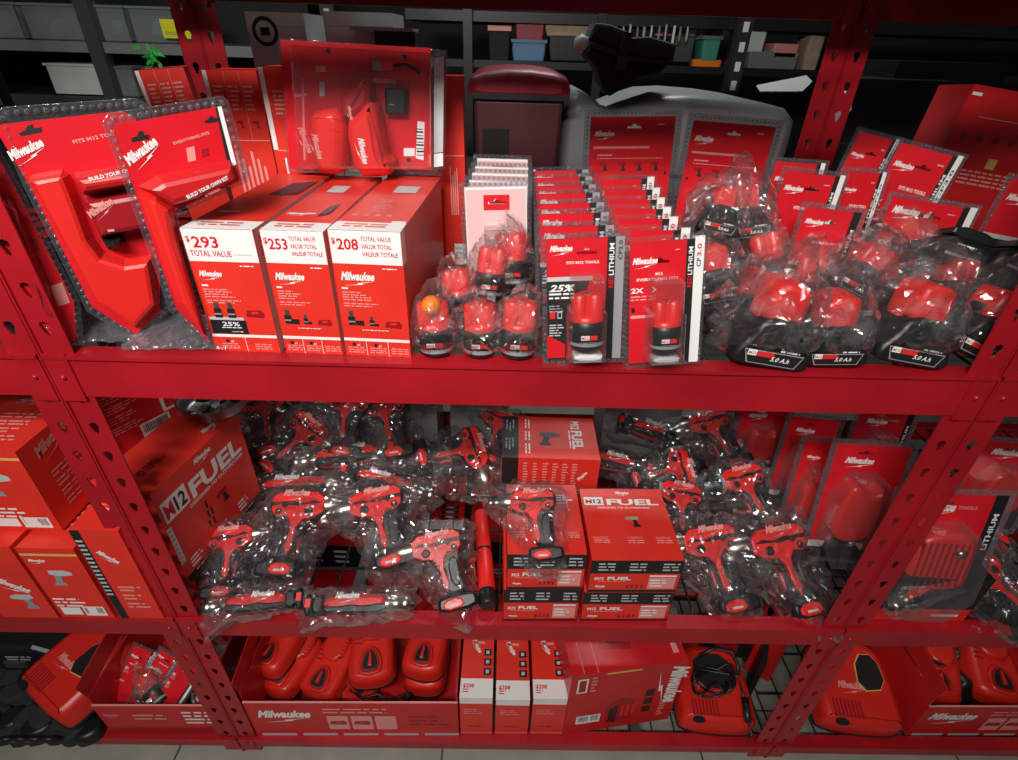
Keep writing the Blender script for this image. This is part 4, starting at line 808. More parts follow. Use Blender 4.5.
# ================================================================== middle level: tools in bags
def tool_parts(t, kind, head, fl=1, dark=0, s=1.0, T0=None):
    """hand tool lying on its side; x right, y up the grip, z towards the viewer; nose to -x (fl = -1 mirrors it)"""
    M = (T0 or I4) @ Matrix.Diagonal((fl*s, s, s, 1)); body, gripm, bt, nz, tr_ = MB(M), MB(M), MB(M), MB(M), MB(M)
    def fixm(m):
        if fl < 0: m.f = [f[::-1] for f in m.f]
        return m
    def lg(m, x, y, w, F, mt=WHT):
        if fl < 0: m.logo(-(x+w), y, w, mt, (T0 or I4) @ Matrix.Diagonal((s, s, s, 1)) @ F)
        else: m.logo(x, y, w, mt, M @ F)
    if kind == 'pistol':
        y0 = .105
        gripm.ext(chaikin([(-.040, y0+.018), (-.040, y0+.050), (-.024, y0+.062), (.050, y0+.061), (.066, y0+.050), (.068, y0+.028), (.058, y0+.010), (.055, y0-.03), (.060, y0-.070), (.012, y0-.070), (.016, y0-.03), (.010, y0+.000), (-.02, y0+.008)], 1), -.021, .021, BLK, bev=.008, smooth=True)
        for z0, z1 in ((.016, .0242), (-.0242, -.016)):
            e = .0006 if z1 > 0 else 0
            body.ext([(-.039, y0+.046), (-.025, y0+.058), (.050, y0+.057), (.062, y0+.047), (.060, y0+.022), (.048, y0+.010), (.032, y0+.014), (.022, y0+.002), (.019, y0-.018), (.025, y0-.046), (.019, y0-.063), (.012, y0-.050), (.009, y0-.010), (-.002, y0+.005), (-.020, y0+.008), (-.040, y0+.019)], z0, z1-e, PLRED, bev=.002)
            gripm.ext([(-.036, y0+.036), (-.020, y0+.041), (.000, y0+.036), (.022, y0+.040), (.060, y0+.039), (.062, y0+.030), (.044, y0+.033), (.034, y0+.026), (.028, y0+.032), (.010, y0+.030), (-.004, y0+.033), (-.020, y0+.034)], z0, z1, BLK, bev=.0008)
            gripm.lathe([(.0085, z0), (.0085, z1-.0005), (.006, z1)] if z1 > 0 else [(.006, z0), (.0085, z0+.0005), (.0085, z1)], BLK, M @ TR(-.012, y0+.020, 0), seg=14)
            gripm.lathe([(.0065, z0), (.0065, z1-.0005), (.005, z1)] if z1 > 0 else [(.005, z0), (.0065, z0+.0005), (.0065, z1)], BLK, M @ TR(.046, y0+.020, 0), seg=14)
            gripm.ext(chaikin([(.026, y0+.000), (.050, y0+.006), (.050, y0-.055), (.028, y0-.055)], 1), z0, z1-.001 if z1 > 0 else z1, BLK, bev=.004, smooth=True)
        F = TR(0, 0, .0243); lg(body, -.010, y0+.0425, .052, F, PINK)
        for k in range(6): gripm.box(-.030+.008*k, y0+.0515, .0243, -.026+.008*k, y0+.0535, .0246, MAROON)
        for p_ in ((.046, y0+.022), (-.030, y0+.030), (.018, y0-.052)): gripm.lathe([(.0026, .0236), (.0022, .0246), (.0008, .0247)], METAL, M @ TR(p_[0], p_[1], 0), seg=8)
        tr_.ext(chaikin([(-.004, y0+.006), (.014, y0+.006), (.016, y0-.026), (.006, y0-.022)], 1), -.009, .009, PLRED if dark else BLK, bev=.003)
        bt.ext(chaikin([(.002, y0-.068), (.068, y0-.068), (.074, y0-.080), (.072, y0-.100), (-.004, y0-.100), (-.006, y0-.078)], 1), -.024, .024, BLK, bev=.006, smooth=True)
        bt.ext(chaikin([(.004, y0-.078), (.040, y0-.072), (.050, y0-.094), (.006, y0-.097)], 1), .02, .0262, PLRED, bev=.003); bt.rect(.016, y0-.090, .036, y0-.086, LGRY, M @ TR(0, 0, .0263), 3)
        R = TR(-.038, y0+.036, 0) @ RY(-90)
        if head == 'drill': nz.lathe([(.0225, 0), (.0235, .006), (.0235, .022), (.019, .024), (.0185, .040), (.012, .052), (.006, .054)], METAL if dark else BLK, M @ R, seg=20); nz.lathe([(.019, -.003), (.0242, -.002), (.0242, .006)], GRY, M @ R, seg=20)
        elif head == 'chuck': nz.lathe([(.021, 0), (.022, .012), (.0215, .030), (.015, .044), (.006, .052)], METAL, M @ R, seg=20)
        else: nz.lathe([(.021, -.002), (.0205, .010), (.016, .022), (.011, .030), (.010, .040), (.0115, .041), (.0115, .050), (.007, .053)], METAL, M @ R, seg=20)
    else:                                           # long in-line tool
        body.ext(chaikin([(-.060, -.016), (-.060, .016), (.02, .021), (.075, .017), (.080, 0), (.075, -.019), (.02, -.021)], 2), -.020, .020, PLRED, bev=.010, smooth=True)
        for z0, z1 in ((.010, .0222), (-.0222, -.010)):
            gripm.ext(chaikin([(-.062, -.018), (-.058, -.004), (-.02, -.006), (.0, -.001), (.03, -.006), (.078, .002), (.080, -.020), (.02, -.0225)], 2), z0, z1, BLK, bev=.004, smooth=True)
        gripm.ext(chaikin([(.030, .012), (.074, .012), (.074, .0215), (.034, .0225)], 1), -.014, .014, BLK, bev=.003)
        gripm.ext(chaikin([(-.085, -.022), (-.058, -.022), (-.058, .020), (-.085, .018)], 1), -.021, .021, BLK, bev=.006, smooth=True)
        bt.ext(chaikin([(-.100, -.024), (-.083, -.024), (-.083, .022), (-.100, .020)], 1), -.023, .023, BLK, bev=.006); bt.rect(-.098, -.008, -.086, .010, PLRED, M @ TR(0, 0, .0232), 3)
        F = TR(0, 0, .0203); lg(body, -.035, .002, .055, F); tr_.ext([(-.01, .018), (.03, .020), (.028, .028), (-.006, .026)], -.006, .006, BLK, bev=.002)
        R = TR(.078, 0, 0) @ RY(90)
        nz.lathe([(.018, 0), (.0185, .010), (.0165, .012), (.0165, .034), (.019, .036), (.019, .050), (.012, .054)], METAL, M @ R, seg=20); nz.lathe([(.010, .052), (.009, .062)], BLK, M @ R, seg=14)
    fixm(body).build('housing', t); fixm(gripm).build('rubber_grip', t); fixm(bt).build('battery', t); fixm(nz).build('metal_nose' if head != 'drill' or dark else 'chuck', t); fixm(tr_).build('trigger', t)
def bagged_tool(px, py, z, kind, head, lab, seed, yaw=0, tilt=58, roll=0, fl=1, s=1.0, m=None, outline=None, dark=0, gr='bagged hand tools on the middle deck', level=None):
    c = (.012, .075) if kind == 'pistol' else (0, 0)
    f = FZ(px, py, (ZM if level is None else level)+z, yaw=yaw, tilt=tilt, roll=roll); o = f.o-f.x*(c[0]*fl*s)-f.y*(c[1]*s)
    T = f.M.copy(); T.translation = o
    t = thing('bagged_tool', T, lab, 'power tool', gr); tool_parts(t, kind, head, fl, dark, s)
    if kind == 'pistol': O = outline or [(-.105, .125), (-.10, .175), (-.03, .195), (.06, .185), (.095, .165), (.09, .09), (.085, .02), (.075, -.03), (.02, -.035), (-.025, -.01), (-.03, .05), (-.06, .09)]
    else: O = outline or [(-.125, -.02), (-.12, .028), (-.06, .04), (.06, .038), (.135, .035), (.15, 0), (.14, -.035), (.06, -.04), (-.05, -.045), (-.11, -.06)]
    bag(t, chaikin([(a*fl*s*1.02, b*s*1.02) for a, b in O], 1), -.027*s, .032*s, seed, m=m, crumple=.0075, N=64, K=14)
    return t
TL_ = [
 # rear rows first
 (272, 428, .12, 'pistol', 'drill', 'dark bagged tool at the back beside the metal bowl', dict(tilt=50, roll=20, fl=-1, m='D')),
 (292, 452, .08, 'pistol', 'impact', 'bagged black tool at the back left, just above the long silver nosed one', dict(tilt=55, roll=-35, fl=-1, m='D')),
 (344, 428, .13, 'pistol', 'impact', 'bagged pistol tool at the back, third from the metal bowl', dict(tilt=50, roll=-8, fl=1, m='D')),
 (352, 455, .09, 'inline', '', 'bagged long tool with crinkled clear film under the back row', dict(tilt=60, roll=10, fl=-1, m='B')),
 (388, 432, .12, 'pistol', 'drill', 'bagged pistol tool at the back with bright crinkled film', dict(tilt=55, roll=10, fl=1, m='D')),
 (292, 487, .06, 'inline', '', 'long bagged tool with silver nose behind the front left tools', dict(tilt=66, roll=4, fl=1, m='D')),
 (382, 482, .06, 'inline', '', 'long bagged tool with pointed tip behind the front middle tools', dict(tilt=66, roll=-14, fl=1, m='D', s=.95)),
 (448, 458, .07, 'pistol', 'chuck', 'bagged red tool with silver nose in the triangular bag', dict(tilt=60, roll=-70, fl=-1, m='B', outline=[(-.12, .10), (-.09, .19), (.0, .2), (.05, .17), (.1, .09), (.06, -.03), (.0, -.07), (-.03, .0)])),
 (492, 440, .08, 'pistol', 'impact', 'bagged red tool just left of the black and red carton', dict(tilt=55, roll=-20, fl=1, m='B', s=.85)),
 (612, 462, .09, 'inline', '', 'bagged long tool just right of the black and red carton', dict(tilt=60, roll=-12, fl=-1, m='D', s=.9)),
 (655, 432, .10, 'inline', '', 'bagged black tool with a bright streak before the translucent bin', dict(tilt=58, roll=-16, fl=1, m='D', s=.95, dark=1)),
 (655, 474, .09, 'pistol', 'drill', 'bagged tool behind the right carton stack, red collar showing', dict(tilt=60, roll=-80, fl=1, m='D', s=.9)),
 (718, 446, .10, 'pistol', 'chuck', 'bagged tool lying furthest back at the right, nose to the left', dict(tilt=58, roll=18, fl=1, m='B', s=.95)),
 (678, 520, .06, 'pistol', 'drill', 'dark bagged tool tucked beside the right carton stack', dict(tilt=60, roll=-10, fl=1, m='D', s=.85)),
 (752, 505, .07, 'pistol', 'drill', 'bagged tool with tapered bag in the middle of the right side', dict(tilt=60, roll=16, fl=1, m='B', s=.92, outline=[(-.15, .11), (-.135, .135), (-.03, .195), (.06, .185), (.095, .165), (.09, .09), (.085, .02), (.09, -.05), (.03, -.04), (-.02, .03), (-.07, .08)])),
 # front rows
 (232, 566, .05, 'pistol', 'impact', 'bagged tool at the far left beside the long red carton', dict(tilt=58, roll=10, fl=-1, m='D', s=.8)),
 (296, 540, .075, 'pistol', 'impact', 'bagged pistol tool in the front left cluster with wide red head', dict(tilt=60, roll=2, fl=-1, m='D', s=1.0)),
 (382, 535, .075, 'pistol', 'chuck', 'bagged pistol tool in the front cluster with tall bright film fold', dict(tilt=60, roll=14, fl=1, m='B', s=1.0)),
 (262, 602, .035, 'inline', '', 'long bagged tool at the front edge, leftmost, its bag hanging over the beam', dict(tilt=62, roll=6, fl=-1, m='B', s=.76, outline=[(-.12, -.02), (-.115, .035), (.0, .048), (.10, .045), (.125, .03), (.135, -.02), (.118, -.085), (.10, -.04), (.03, -.04), (-.05, -.03)])),
 (352, 604, .035, 'inline', '', 'long bagged tool at the front edge with a bright silver nose', dict(tilt=62, roll=2, fl=1, m='B', s=.80, dark=1)),
 (443, 577, .04, 'pistol', 'chuck', 'bagged pistol tool standing alone left of the red flashlight', dict(tilt=56, roll=14, fl=1, m='B', s=.92, outline=[(-.07, .11), (-.08, .18), (.0, .195), (.06, .185), (.105, .17), (.085, .11), (.075, .02), (.06, -.03), (.03, -.03), (-.005, .0), (-.04, .06)])),
 (534, 530, .200, 'pistol', 'impact', 'bagged tool lying on top of the left carton stack', dict(tilt=56, roll=4, fl=1, m='B', s=.74)),
 (716, 575, .035, 'pistol', 'chuck', 'bagged pistol tool at the front edge right of the carton stacks', dict(tilt=52, roll=10, fl=1, m='B', s=1.02, outline=[(-.11, .12), (-.10, .175), (-.03, .195), (.06, .185), (.085, .165), (.085, .09), (.085, .02), (.075, -.03), (.035, -.045), (-.005, -.02), (-.03, .05), (-.06, .09)])),
 (786, 577, .040, 'pistol', 'chuck', 'bagged pistol tool at the front edge nearest the right front post', dict(tilt=52, roll=12, fl=1, m='B', s=1.06, outline=[(-.12, .135), (-.11, .18), (-.03, .2), (.06, .195), (.10, .175), (.095, .09), (.095, .02), (.095, -.04), (.065, -.055), (.0, -.005), (-.04, .05), (-.075, .09)])),
]
for i, (px, py, z, kd, hd, lab, kw) in enumerate(TL_):
    kw = dict(kw); kw['m'] = BAG if kw.get('m') == 'B' else BAGD
    bagged_tool(px, py, z, kd, hd, lab, 200+i*7, **kw)
# ---- cartons
def fuel_face(m, F, w, h, rot=0):
    m.logo(w*.42, h*.885, w*.18, WHT, F); m.rect(w*.03, h*.74, w*.26, h*.86, WHT, F); m.text('M', w*.045, h*.765, h*.085, CARD, F, bold=.03, w=w*.08); m.text('12', w*.14, h*.765, h*.085, BLKP, F, bold=.03, w=w*.10)
    m.text('FUEL', w*.30, h*.745, h*.12, WHT, F, bold=.035, w=w*.62); m.text('DESIGNED TO OUTPERFORM', w*.18, h*.69, h*.030, WHT, F, bold=.02, w=w*.62)
    ico_tool(m, w*.55, h*.50, w*.16, F, BLKP, TAN)
    for x in (.06, .44, .76): m.text(('FASTEST', 'COMPACT', 'MORE')[int(x*2.6)], w*x, h*.27, h*.035, PINK, F, bold=.02, w=w*.17); m.fine(w*x, h*.255, w*.18, 2, h*.028, PINK, F, full=1)
def fuel_front(m, F, w, h):
    m.rect(0, h*.60, w, h, BLKP, F)
    for x in (.08, .42, .78): m.fine(w*x, h*.92, w*.18, 3, h*.09, LGRY, F, full=1, seed=int(x*9), up=4)
    m.rect(0, 0, w, h*.08, BLKP, F); m.text('M12', w*.06, h*.40, h*.12, WHT, F, bold=.03, w=w*.10); m.text('FUEL', w*.20, h*.40, h*.14, WHT, F, bold=.035, w=w*.26); m.fine(w*.10, h*.36, w*.32, 1, h*.04, PINK, F, full=1)
    m.logo(w*.07, h*.14, w*.12, WHT, F); m.rect(w*.66, h*.50, w*.96, h*.55, WHT, F); m.rect(w*.66, h*.12, w*.96, h*.47, PINK, F, 1); m.fine(w*.68, h*.42, w*.24, 3, h*.09, WHT, F, up=4)
    for k in range(4): m.rect(w*(.42+.055*k), h*.15, w*(.45+.055*k), h*.24, MAROON, F, 4)
GS = 'stacked red and black tool cartons'
def stack(bl, br, top_l, dback, names, yaw_off=0):
    a, b = PZ(*bl, ZM), PZ(*br, ZM); yw = math.degrees(math.atan2(b.y-a.y, b.x-a.x)); fr = Frame(a, yaw=yw); H_ = fr.uv(*top_l)[1]; w_ = (b-a).length; n = len(names)
    for i, nm in enumerate(names):
        o = fr.o+V((0, 0, 1))*(H_*i/n)+fr.x*(.004 if i % 2 else 0); last = i == n-1
        k = .97 if last else .99
        carton(Frame(o, yaw=yw), w_*k, H_/n-.001, dback, nm, {'f': fuel_front, 't': fuel_face}, group=GS, side=BLKP)
    return fr, w_, H_
a = PZ(504, 621, ZM); print('stack y', a)
fr, w_, H_ = stack((503, 621), (577, 621), (500, 554), .165, ('lower carton of the stack under the bagged tool', 'upper carton of the stack under the bagged tool'))
print('STACK', w_, H_)
stack((580, 621), (667, 621), (581, 560), .17, ('lower carton of the stack with the large white lettering on top', 'red carton with large white lettering, topmost of the right stack'))
# black and red carton on its back, lettering turned sideways
zt = ZM+.10; a, b = PZ(501, 487, zt-.005), PZ(596, 490, zt-.005); yw = math.degrees(math.atan2(b.y-a.y, b.x-a.x)); fr = Frame(V((a.x, a.y, zt-.004)), yaw=yw); w_ = (b-a).length; h_ = fr.uv(500, 457)[1]
f2 = Frame(fr.o+V((0, 0, h_)), yaw=yw, tilt=90); d_ = f2.uv(504, 416)[1]; print('BR', w_, h_, d_, a)
def side_top(m, F, w, h):
    m.rect(0, 0, w*.17, h, BLKP, F); G = F @ TR(0, h, 0) @ Matrix.Rotation(-math.pi/2, 4, 'Z')
    m.text('M12', h*.10, w*.74, w*.13, WHT, G, bold=.03, w=h*.20); m.text('FUEL', h*.34, w*.74, w*.15, WHT, G, bold=.035, w=h*.44); m.fine(h*.34, w*.72, h*.42, 1, w*.035, WHT, G, full=1); ico_tool(m, w*.50, h*.45, w*.22, F, BLKP, DGRY, flip=-1)
    for k in range(3): m.fine(h*(.08+.3*k), w*.29, h*.22, 2, w*.035, WHT, G, full=1)
    for k in range(2): m.fine(h*(.1+.45*k), w*.12, h*.35, 3, w*.035, GRY, G, up=4)
def side_front(m, F, w, h):
    m.rect(0, 0, w*.17, h, BLKP, F); m.logo(w*.80, h*.25, w*.14, WHT, F, rot=.9)
    for k in range(6): m.fine(w*(.22+.1*k), h*.85, w*.07, 8, h*.09, PINK, F, seed=k, full=.8)
carton(fr, w_, h_, d_, 'red carton with a black left band, apart behind the two stacks', {'f': side_front, 't': side_top}, group=GS)
carton(Frame(V((a.x+.006, a.y+.01, ZM+.001)), yaw=yw), w_*.95, zt-.008-ZM, d_*.9, 'shaded carton under the black banded one', {'f': fuel_front}, group=GS, side=BLKP)
# long carton at the left with the big lettering on its flank
fr = FZ(190, 583, ZM+.055, yaw=79); U = fr.uv(262, 497); h_ = fr.uv(138, 506)[1]; w_ = U[0]; print('LONG', w_, h_, U, fr.o)
def long_flank(m, F, w, h):
    m.rect(0, 0, w, h*.07, BLKP, F); m.fine(w*.1, h*.055, w*.8, 1, h*.03, LGRY, F, full=1, up=4)
    m.rect(w*.03, h*.66, w*.28, h*.86, WHT, F); m.text('M', w*.045, h*.69, h*.19, CARD, F, bold=.03, w=w*.085); m.text('12', w*.15, h*.69, h*.19, BLKP, F, bold=.03, w=w*.11)
    m.text('FUEL', w*.31, h*.66, h*.23, WHT, F, bold=.035, w=w*.62); m.logo(w*.42, h*.885, w*.2, WHT, F); m.text('DESIGNED TO OUTPERFORM', w*.26, h*.60, h*.045, WHT, F, bold=.02, w=w*.66)
    m.rect(0, h*.22, w*.05, h*.62, WHT, F); m.fine(w*.01, h*.6, w*.03, 8, h*.05, LGRY, F, full=1, up=4)
    for k in range(5): m.rect(w*(.36+.02*(k%2)+.03*(k//2)), h*(.26+.10*k%.3), w*(.38+.02*(k%2)+.03*(k//2)), h*(.34+.10*k%.3), BLKP, F)
    ico_tool(m, w*.58, h*.42, w*.13, F, BLKP, MAROON); m.fine(w*.08, h*.2, w*.16, 3, h*.04, WHT, F); m.text('FASTEST', w*.36, h*.14, h*.06, WHT, F, bold=.02, w=w*.18); m.fine(w*.36, h*.12, w*.18, 1, h*.03, WHT, F); m.fine(w*.7, h*.2, w*.16, 3, h*.04, WHT, F)
def long_top(m, F, w, h):
    m.logo(w*.70, h*.12, w*.2, WHT, F); m.fine(w*.15, h*.5, w*.25, 3, h*.05, BLKP, F)
# stands so that its flank faces the aisle centre: front face of the carton is the flank
carton(fr, w_, h_, .115, 'long red carton with big white lettering along its flank behind the left front post', {'f': long_flank, 't': long_top}, name='tool_box', group='red cartons on the middle level')
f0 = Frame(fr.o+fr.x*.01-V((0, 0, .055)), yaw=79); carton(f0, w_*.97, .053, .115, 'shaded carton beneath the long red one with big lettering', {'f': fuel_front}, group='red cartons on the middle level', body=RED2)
tb = fr.o+fr.x*(w_*.72)-V((0, 0, 0)); zt = fr.o.z+h_
# metal bowl
c = PZ(210, 388, zt+.05); t = thing('metal_bowl', TR(c.x, c.y, zt+.002), 'shallow bright metal bowl resting on the long red carton', 'bowl'); m = MB(); R_ = .062
m.lathe([(0, 0), (R_*.80, 0), (R_*.93, .008), (R_, .030), (R_*1.03, .031), (R_*.98, .031), (R_*.90, .010), (R_*.78, .003), (0, .003)], STEEL, seg=40); m.build('bowl_shell', t)
m = MB(); r = random.Random(2)
for k in range(14): m.ext(chaikin([(0, 0), (.022, .002), (.02, .014), (.002, .012)], 1), 0, .004, (BLK, CREAM, GREY)[k % 3], T=TR(r.uniform(-.03, .02), r.uniform(-.03, .02), .006+k*.0012) @ RZ(r.uniform(0, 360)) @ RX(r.uniform(-25, 25)))
m.build('scraps', t)
# carton behind it, leaning, with barcode
def lean_face(m, F, w, h):
    m.barcode(w*.42, h*.06, w*.86, h*.28, F); m.rect(w*.80, h*.30, w*.85, h*.75, WHT, F); m.rect(w*.84, h*.3, w*.97, h*.34, WHT, F)
    for k in range(4): m.fine(w*(.08+.0*k), h*(.92-.17*k), w*.6, 3, h*.045, PINK, F, seed=k, full=.7)
fr = FY(118, 458, .20, yaw=60, tilt=0); U = fr.uv(176, 404); V_ = fr.uv(95, 396); zb = ZM+.004; h2 = fr.o.z-zb+V_[1]; fr2 = Frame(V((fr.o.x, fr.o.y, zb)), yaw=60)
carton(fr2, U[0]*1.0, h2, .09, 'dark red carton with a barcode strip behind the metal bowl', {'f': lambda m, F, w, h: lean_face(m, F @ TR(0, h*.60, 0), w, h*.4)}, group='red cartons on the middle level', body=RED2)
# ---- left bay cartons
def drill_face(m, F, w, h, bar=True):
    m.rect(0, h*.90, w, h*.93, BRS, F); ico_tool(m, w*.5, h*.60, w*.42, F, GRY, LGRY, flip=-1); m.logo(w*.08, h*.80, w*.3, WHT, F); m.fine(w*.05, h*.30, w*.7, 3, h*.05, WHT, F)
    if bar: m.rect(w*.08, h*.05, w*.45, h*.16, WHT, F); m.barcode(w*.5, h*.04, w*.9, h*.18, F)
def flank_face(m, F, w, h):
    m.logo(w*.15, h*.72, w*.5, PINK, F, rot=.2)
    for k in range(4): m.fine(w*.2, h*(.6-.12*k), w*.6, 2, h*.05, PINK, F, seed=k)
def left_box(bl, br, tl, z, d, lab, face, side=None, y=None, body=RED):
    a = PZ(*bl, z) if y is None else PY(*bl, y); b = PZ(*br, a.z) if y is None else PY(*br, y); a.z = z if y is None else a.z
    fr = Frame(a); w = b.x-a.x; h = fr.uv(*tl)[1]; return carton(fr, w, h, d, lab, dict(f=face, r=side or flank_face, t=side or flank_face), group='red cartons of the left rack bay', body=body), fr, w, h
t, fr, w1, h1 = left_box((63, 617), (116, 617), (17, 548), ZM+.002, .22, 'red carton with a grey tool picture and barcode, lower row of the left bay', drill_face)
t, _, _, hc = left_box((4, 617), (60, 617), (-45, 546), ZM+.002, .22, 'red carton cut by the left edge in the lower row', lambda m, F, w, h: (m.logo(w*.3, h*.5, w*.6, WHT, F, rot=-.6), ico_tool(m, w*.6, h*.25, w*.4, F, GRY, LGRY)))
hh = max(h1, hc)
a = PZ(-6, 529, ZM+.004+hh); b = PZ(64, 529, ZM+.004+hh); f = Frame(V((a.x, max(a.y, .01), ZM+.004+hh))); hA = f.uv(-50, 451)[1]
carton(f, b.x-a.x, hA, .16, 'red carton with a grey tool picture, resting on the lower row of the left bay', {'f': drill_face, 'r': flank_face, 't': flank_face}, group='red cartons of the left rack bay')
def strip_face(m, F, w, h):
    m.rect(0, 0, w*.2, h, BLKP, F); m.fine(w*.03, h*.9, w*.14, 14, h*.045, LGRY, F, full=1, up=4); m.logo(w*.3, h*.75, w*.5, WHT, F, rot=-.8)
    for k in range(3): m.fine(w*.35, h*(.4-.1*k), w*.5, 2, h*.04, PINK, F, seed=k)
left_box((121, 618), (165, 618), (67, 530), ZM+.002, .25, 'upright red carton with a black left band beside the left front post', strip_face)
p = f.o+V((0.02, .17, 0)); carton(Frame(V((-1.20, .22, ZM+.004))), .30, .33, .14, 'tall red carton standing at the back of the left bay', {'f': lambda m, F, w, h: (m.logo(w*.08, h*.80, w*.35, WHT, F, rot=.3), m.logo(w*.5, h*.72, w*.3, WHT, F, rot=.2), [m.fine(w*.3, h*(.68-.1*k), w*.6, 2, h*.03, PINK, F, seed=k) for k in range(4)], m.barcode(w*.1, h*.5, w*.4, h*.58, F))}, group='red cartons of the left rack bay', body=RED2)
# ---- red flashlight lying on the deck
a, b = PZ(481, 513, ZM+.016), PZ(488, 606, ZM+.016); L = (b-a).length; d = (b-a).normalized(); R4 = d.to_track_quat('Z', 'Y').to_matrix().to_4x4(); R4.translation = a; print('FLASH', L)
t = thing('work_light', R4, 'red stick flashlight with black end lying on the middle deck', 'flashlight'); q = .0155
m = MB(); m.lathe([(q*.85, 0), (q, .004), (q, L*.42), (q*.9, L*.43), (q*.9, L*.45)], PLRED, seg=20); m.lathe([(q*1.02, L*.47), (q*1.05, L*.5), (q*1.05, L*.86), (q*.98, L*.87)], PLRED, seg=20); m.build('barrel', t)
m = MB(); m.lathe([(q*.93, L*.44), (q*.93, L*.48)], BLK, seg=20); m.build('grip_ring', t); m = MB(); m.lathe([(q, L*.86), (q*1.08, L*.88), (q*1.08, L*.98), (q*.9, L)], BLK, seg=20); m.build('rubber_cap', t)
# ---- translucent bins at the back of the middle level
for i, (x0, x1, y0, y1) in enumerate(((296, 440, 396, 470), (452, 506, 400, 460), (596, 668, 402, 470))):
    yb = .47; a, b, c = PY(x0, y1, yb), PY(x1, y1, yb), PY(x0, y0, yb); t = thing('storage_bin', TR(a.x, yb, ZM+.001), ('wide translucent bin behind the bagged tools at the left', 'narrow translucent bin behind the black banded carton', 'translucent bin behind the bagged tools at the right')[i], 'bin', 'translucent bins at the back'); W_, H_ = b.x-a.x, PY(x0, y0, yb).z-ZM; print('BIN', W_, H_)
    m = MB(); g = .003; m.box(0, 0, 0, W_, .12, g, BIN); m.box(0, 0, g, W_, g, H_, BIN); m.box(0, .117, g, W_, .12, H_, BIN); m.box(0, g, g, g, .117, H_, BIN); m.box(W_-g, g, g, W_, .117, H_, BIN); m.box(-.006, -.006, H_-.01, W_+.006, 0, H_, BIN); m.build('bin_shell', t)
    m = MB(); r = random.Random(i)
    for k in range(6): x = W_*(.1+.14*k); m.ext(chaikin([(x, .004), (x+W_*.12, .004), (x+W_*.1, H_*r.uniform(.4, .8)), (x+.01, H_*r.uniform(.4, .8))], 1), -.10, -.03, (BLK, DGRY, MAROON)[k % 3], T=RX(90), bev=.004)
    m.build('contents', t)
# ---- clamshells standing at the right end of the middle level
def red_clam(TL, TRr, BL, y, yaw, lab, detail=0, hmax=.26, tilt=8, gr='red clamshells at the right end of the middle level', strip=False):
    fr, w, h = card3(TL, TRr, BL, y, yaw, tilt=tilt, zbot=ZM+.008, hmax=hmax)
    t = thing('tool_clamshell', fr.M, lab, 'clamshell pack', gr); m = MB(); m.plate([(0, 0), (w, 0), (w, h), (0, h)], [hang_hole(w*.42, h*.93, w*.2)[::-1]], -.001, 0, CARD)
    m.logo(w*.16, h*.82, w*.40, WHT)
    if strip: m.rect(w*.88, 0, w, h, BLKP); m.text('LITHIUM', w*.97, h*.55, w*.07, WHT, rot=math.pi/2, w=h*.3); m.text('FITS M12 TOOLS', w*.35, h*.88, h*.035, PINK, w=w*.4); m.fine(w*.1, h*.12, w*.6, 2, h*.03, WHT, full=1)
    else: m.rect(0, h*.10, w*.8, h*.16, WHT); m.rect(0, 0, w*.9, h*.10, BLKP, up=2); m.text('3X', w*.4, h*.04, h*.05, WHT, w=w*.1, up=6); m.rect(0, h*.16, w*.8, h*.17, CARD, up=3)
    m.build('card', t); m = MB(); rim(m, w, h, .010, True, CLAMH); m.build('clear_flange', t)
    m = MB()
    if detail == 2:
        m.ext(chaikin([(w*.18, h*.28), (w*.74, h*.28), (w*.76, h*.55), (w*.68, h*.76), (w*.24, h*.76), (w*.16, h*.55)], 2), 0, .035, PLRED, bev=.008, smooth=True)
        for k in range(9): x = w*(.22+.058*k); m.ext([(x, h*.34), (x+w*.014, h*.34), (x+w*.014, h*.70), (x, h*.70)], .03, .038, MAROON)
        m.lathe([(.008, .036), (.008, .040), (.002, .042)], METAL, TR(w*.58, h*.62, 0), seg=16); m.build('ribbed_charger', t)
    else:
        m.ext(chaikin([(w*.14, h*.24), (w*.72, h*.24), (w*.78, h*.52), (w*.72, h*.74), (w*.56, h*.62), (w*.30, h*.76), (w*.16, h*.60)], 2), 0, .030, PLRED, bev=.008, smooth=True); m.ext(chaikin([(w*.2, h*.05), (w*.7, h*.05), (w*.66, h*.2), (w*.26, h*.2)], 1), 0, .02, BLK, bev=.004); m.build('moulded_tool', t)
    m = MB(); m.ext(chaikin([(w*.06, h*.04), (w*.84, h*.04), (w*.86, h*.78), (w*.08, h*.78)], 1), .0006, .045, CLAM, bev=.004); m.build('blister', t); return t
for TL, TRr, BL, y, yw, lab, dt, st in (((838, 443), (914, 446), (812, 520), .16, -6, 'red clamshell with tool shape, front one beside the right front post', 1, False),
        ((806, 440), (842, 440), (770, 520), .24, -8, 'red clamshell second from the right front post', 1, False),
        ((792, 416), (842, 418), (770, 470), .34, -8, 'red clamshell at the back right above the tapered bag', 1, False),
        ((862, 408), (918, 408), (846, 440), .38, -8, 'dark clamshell tucked under the upper beam at the right', 1, True),
        ((742, 408), (790, 410), (736, 470), .44, 0, 'shaded red clamshell furthest back in the right corner', 1, False)):
    red_clam(TL, TRr, BL, y, yw, lab, dt, strip=st)
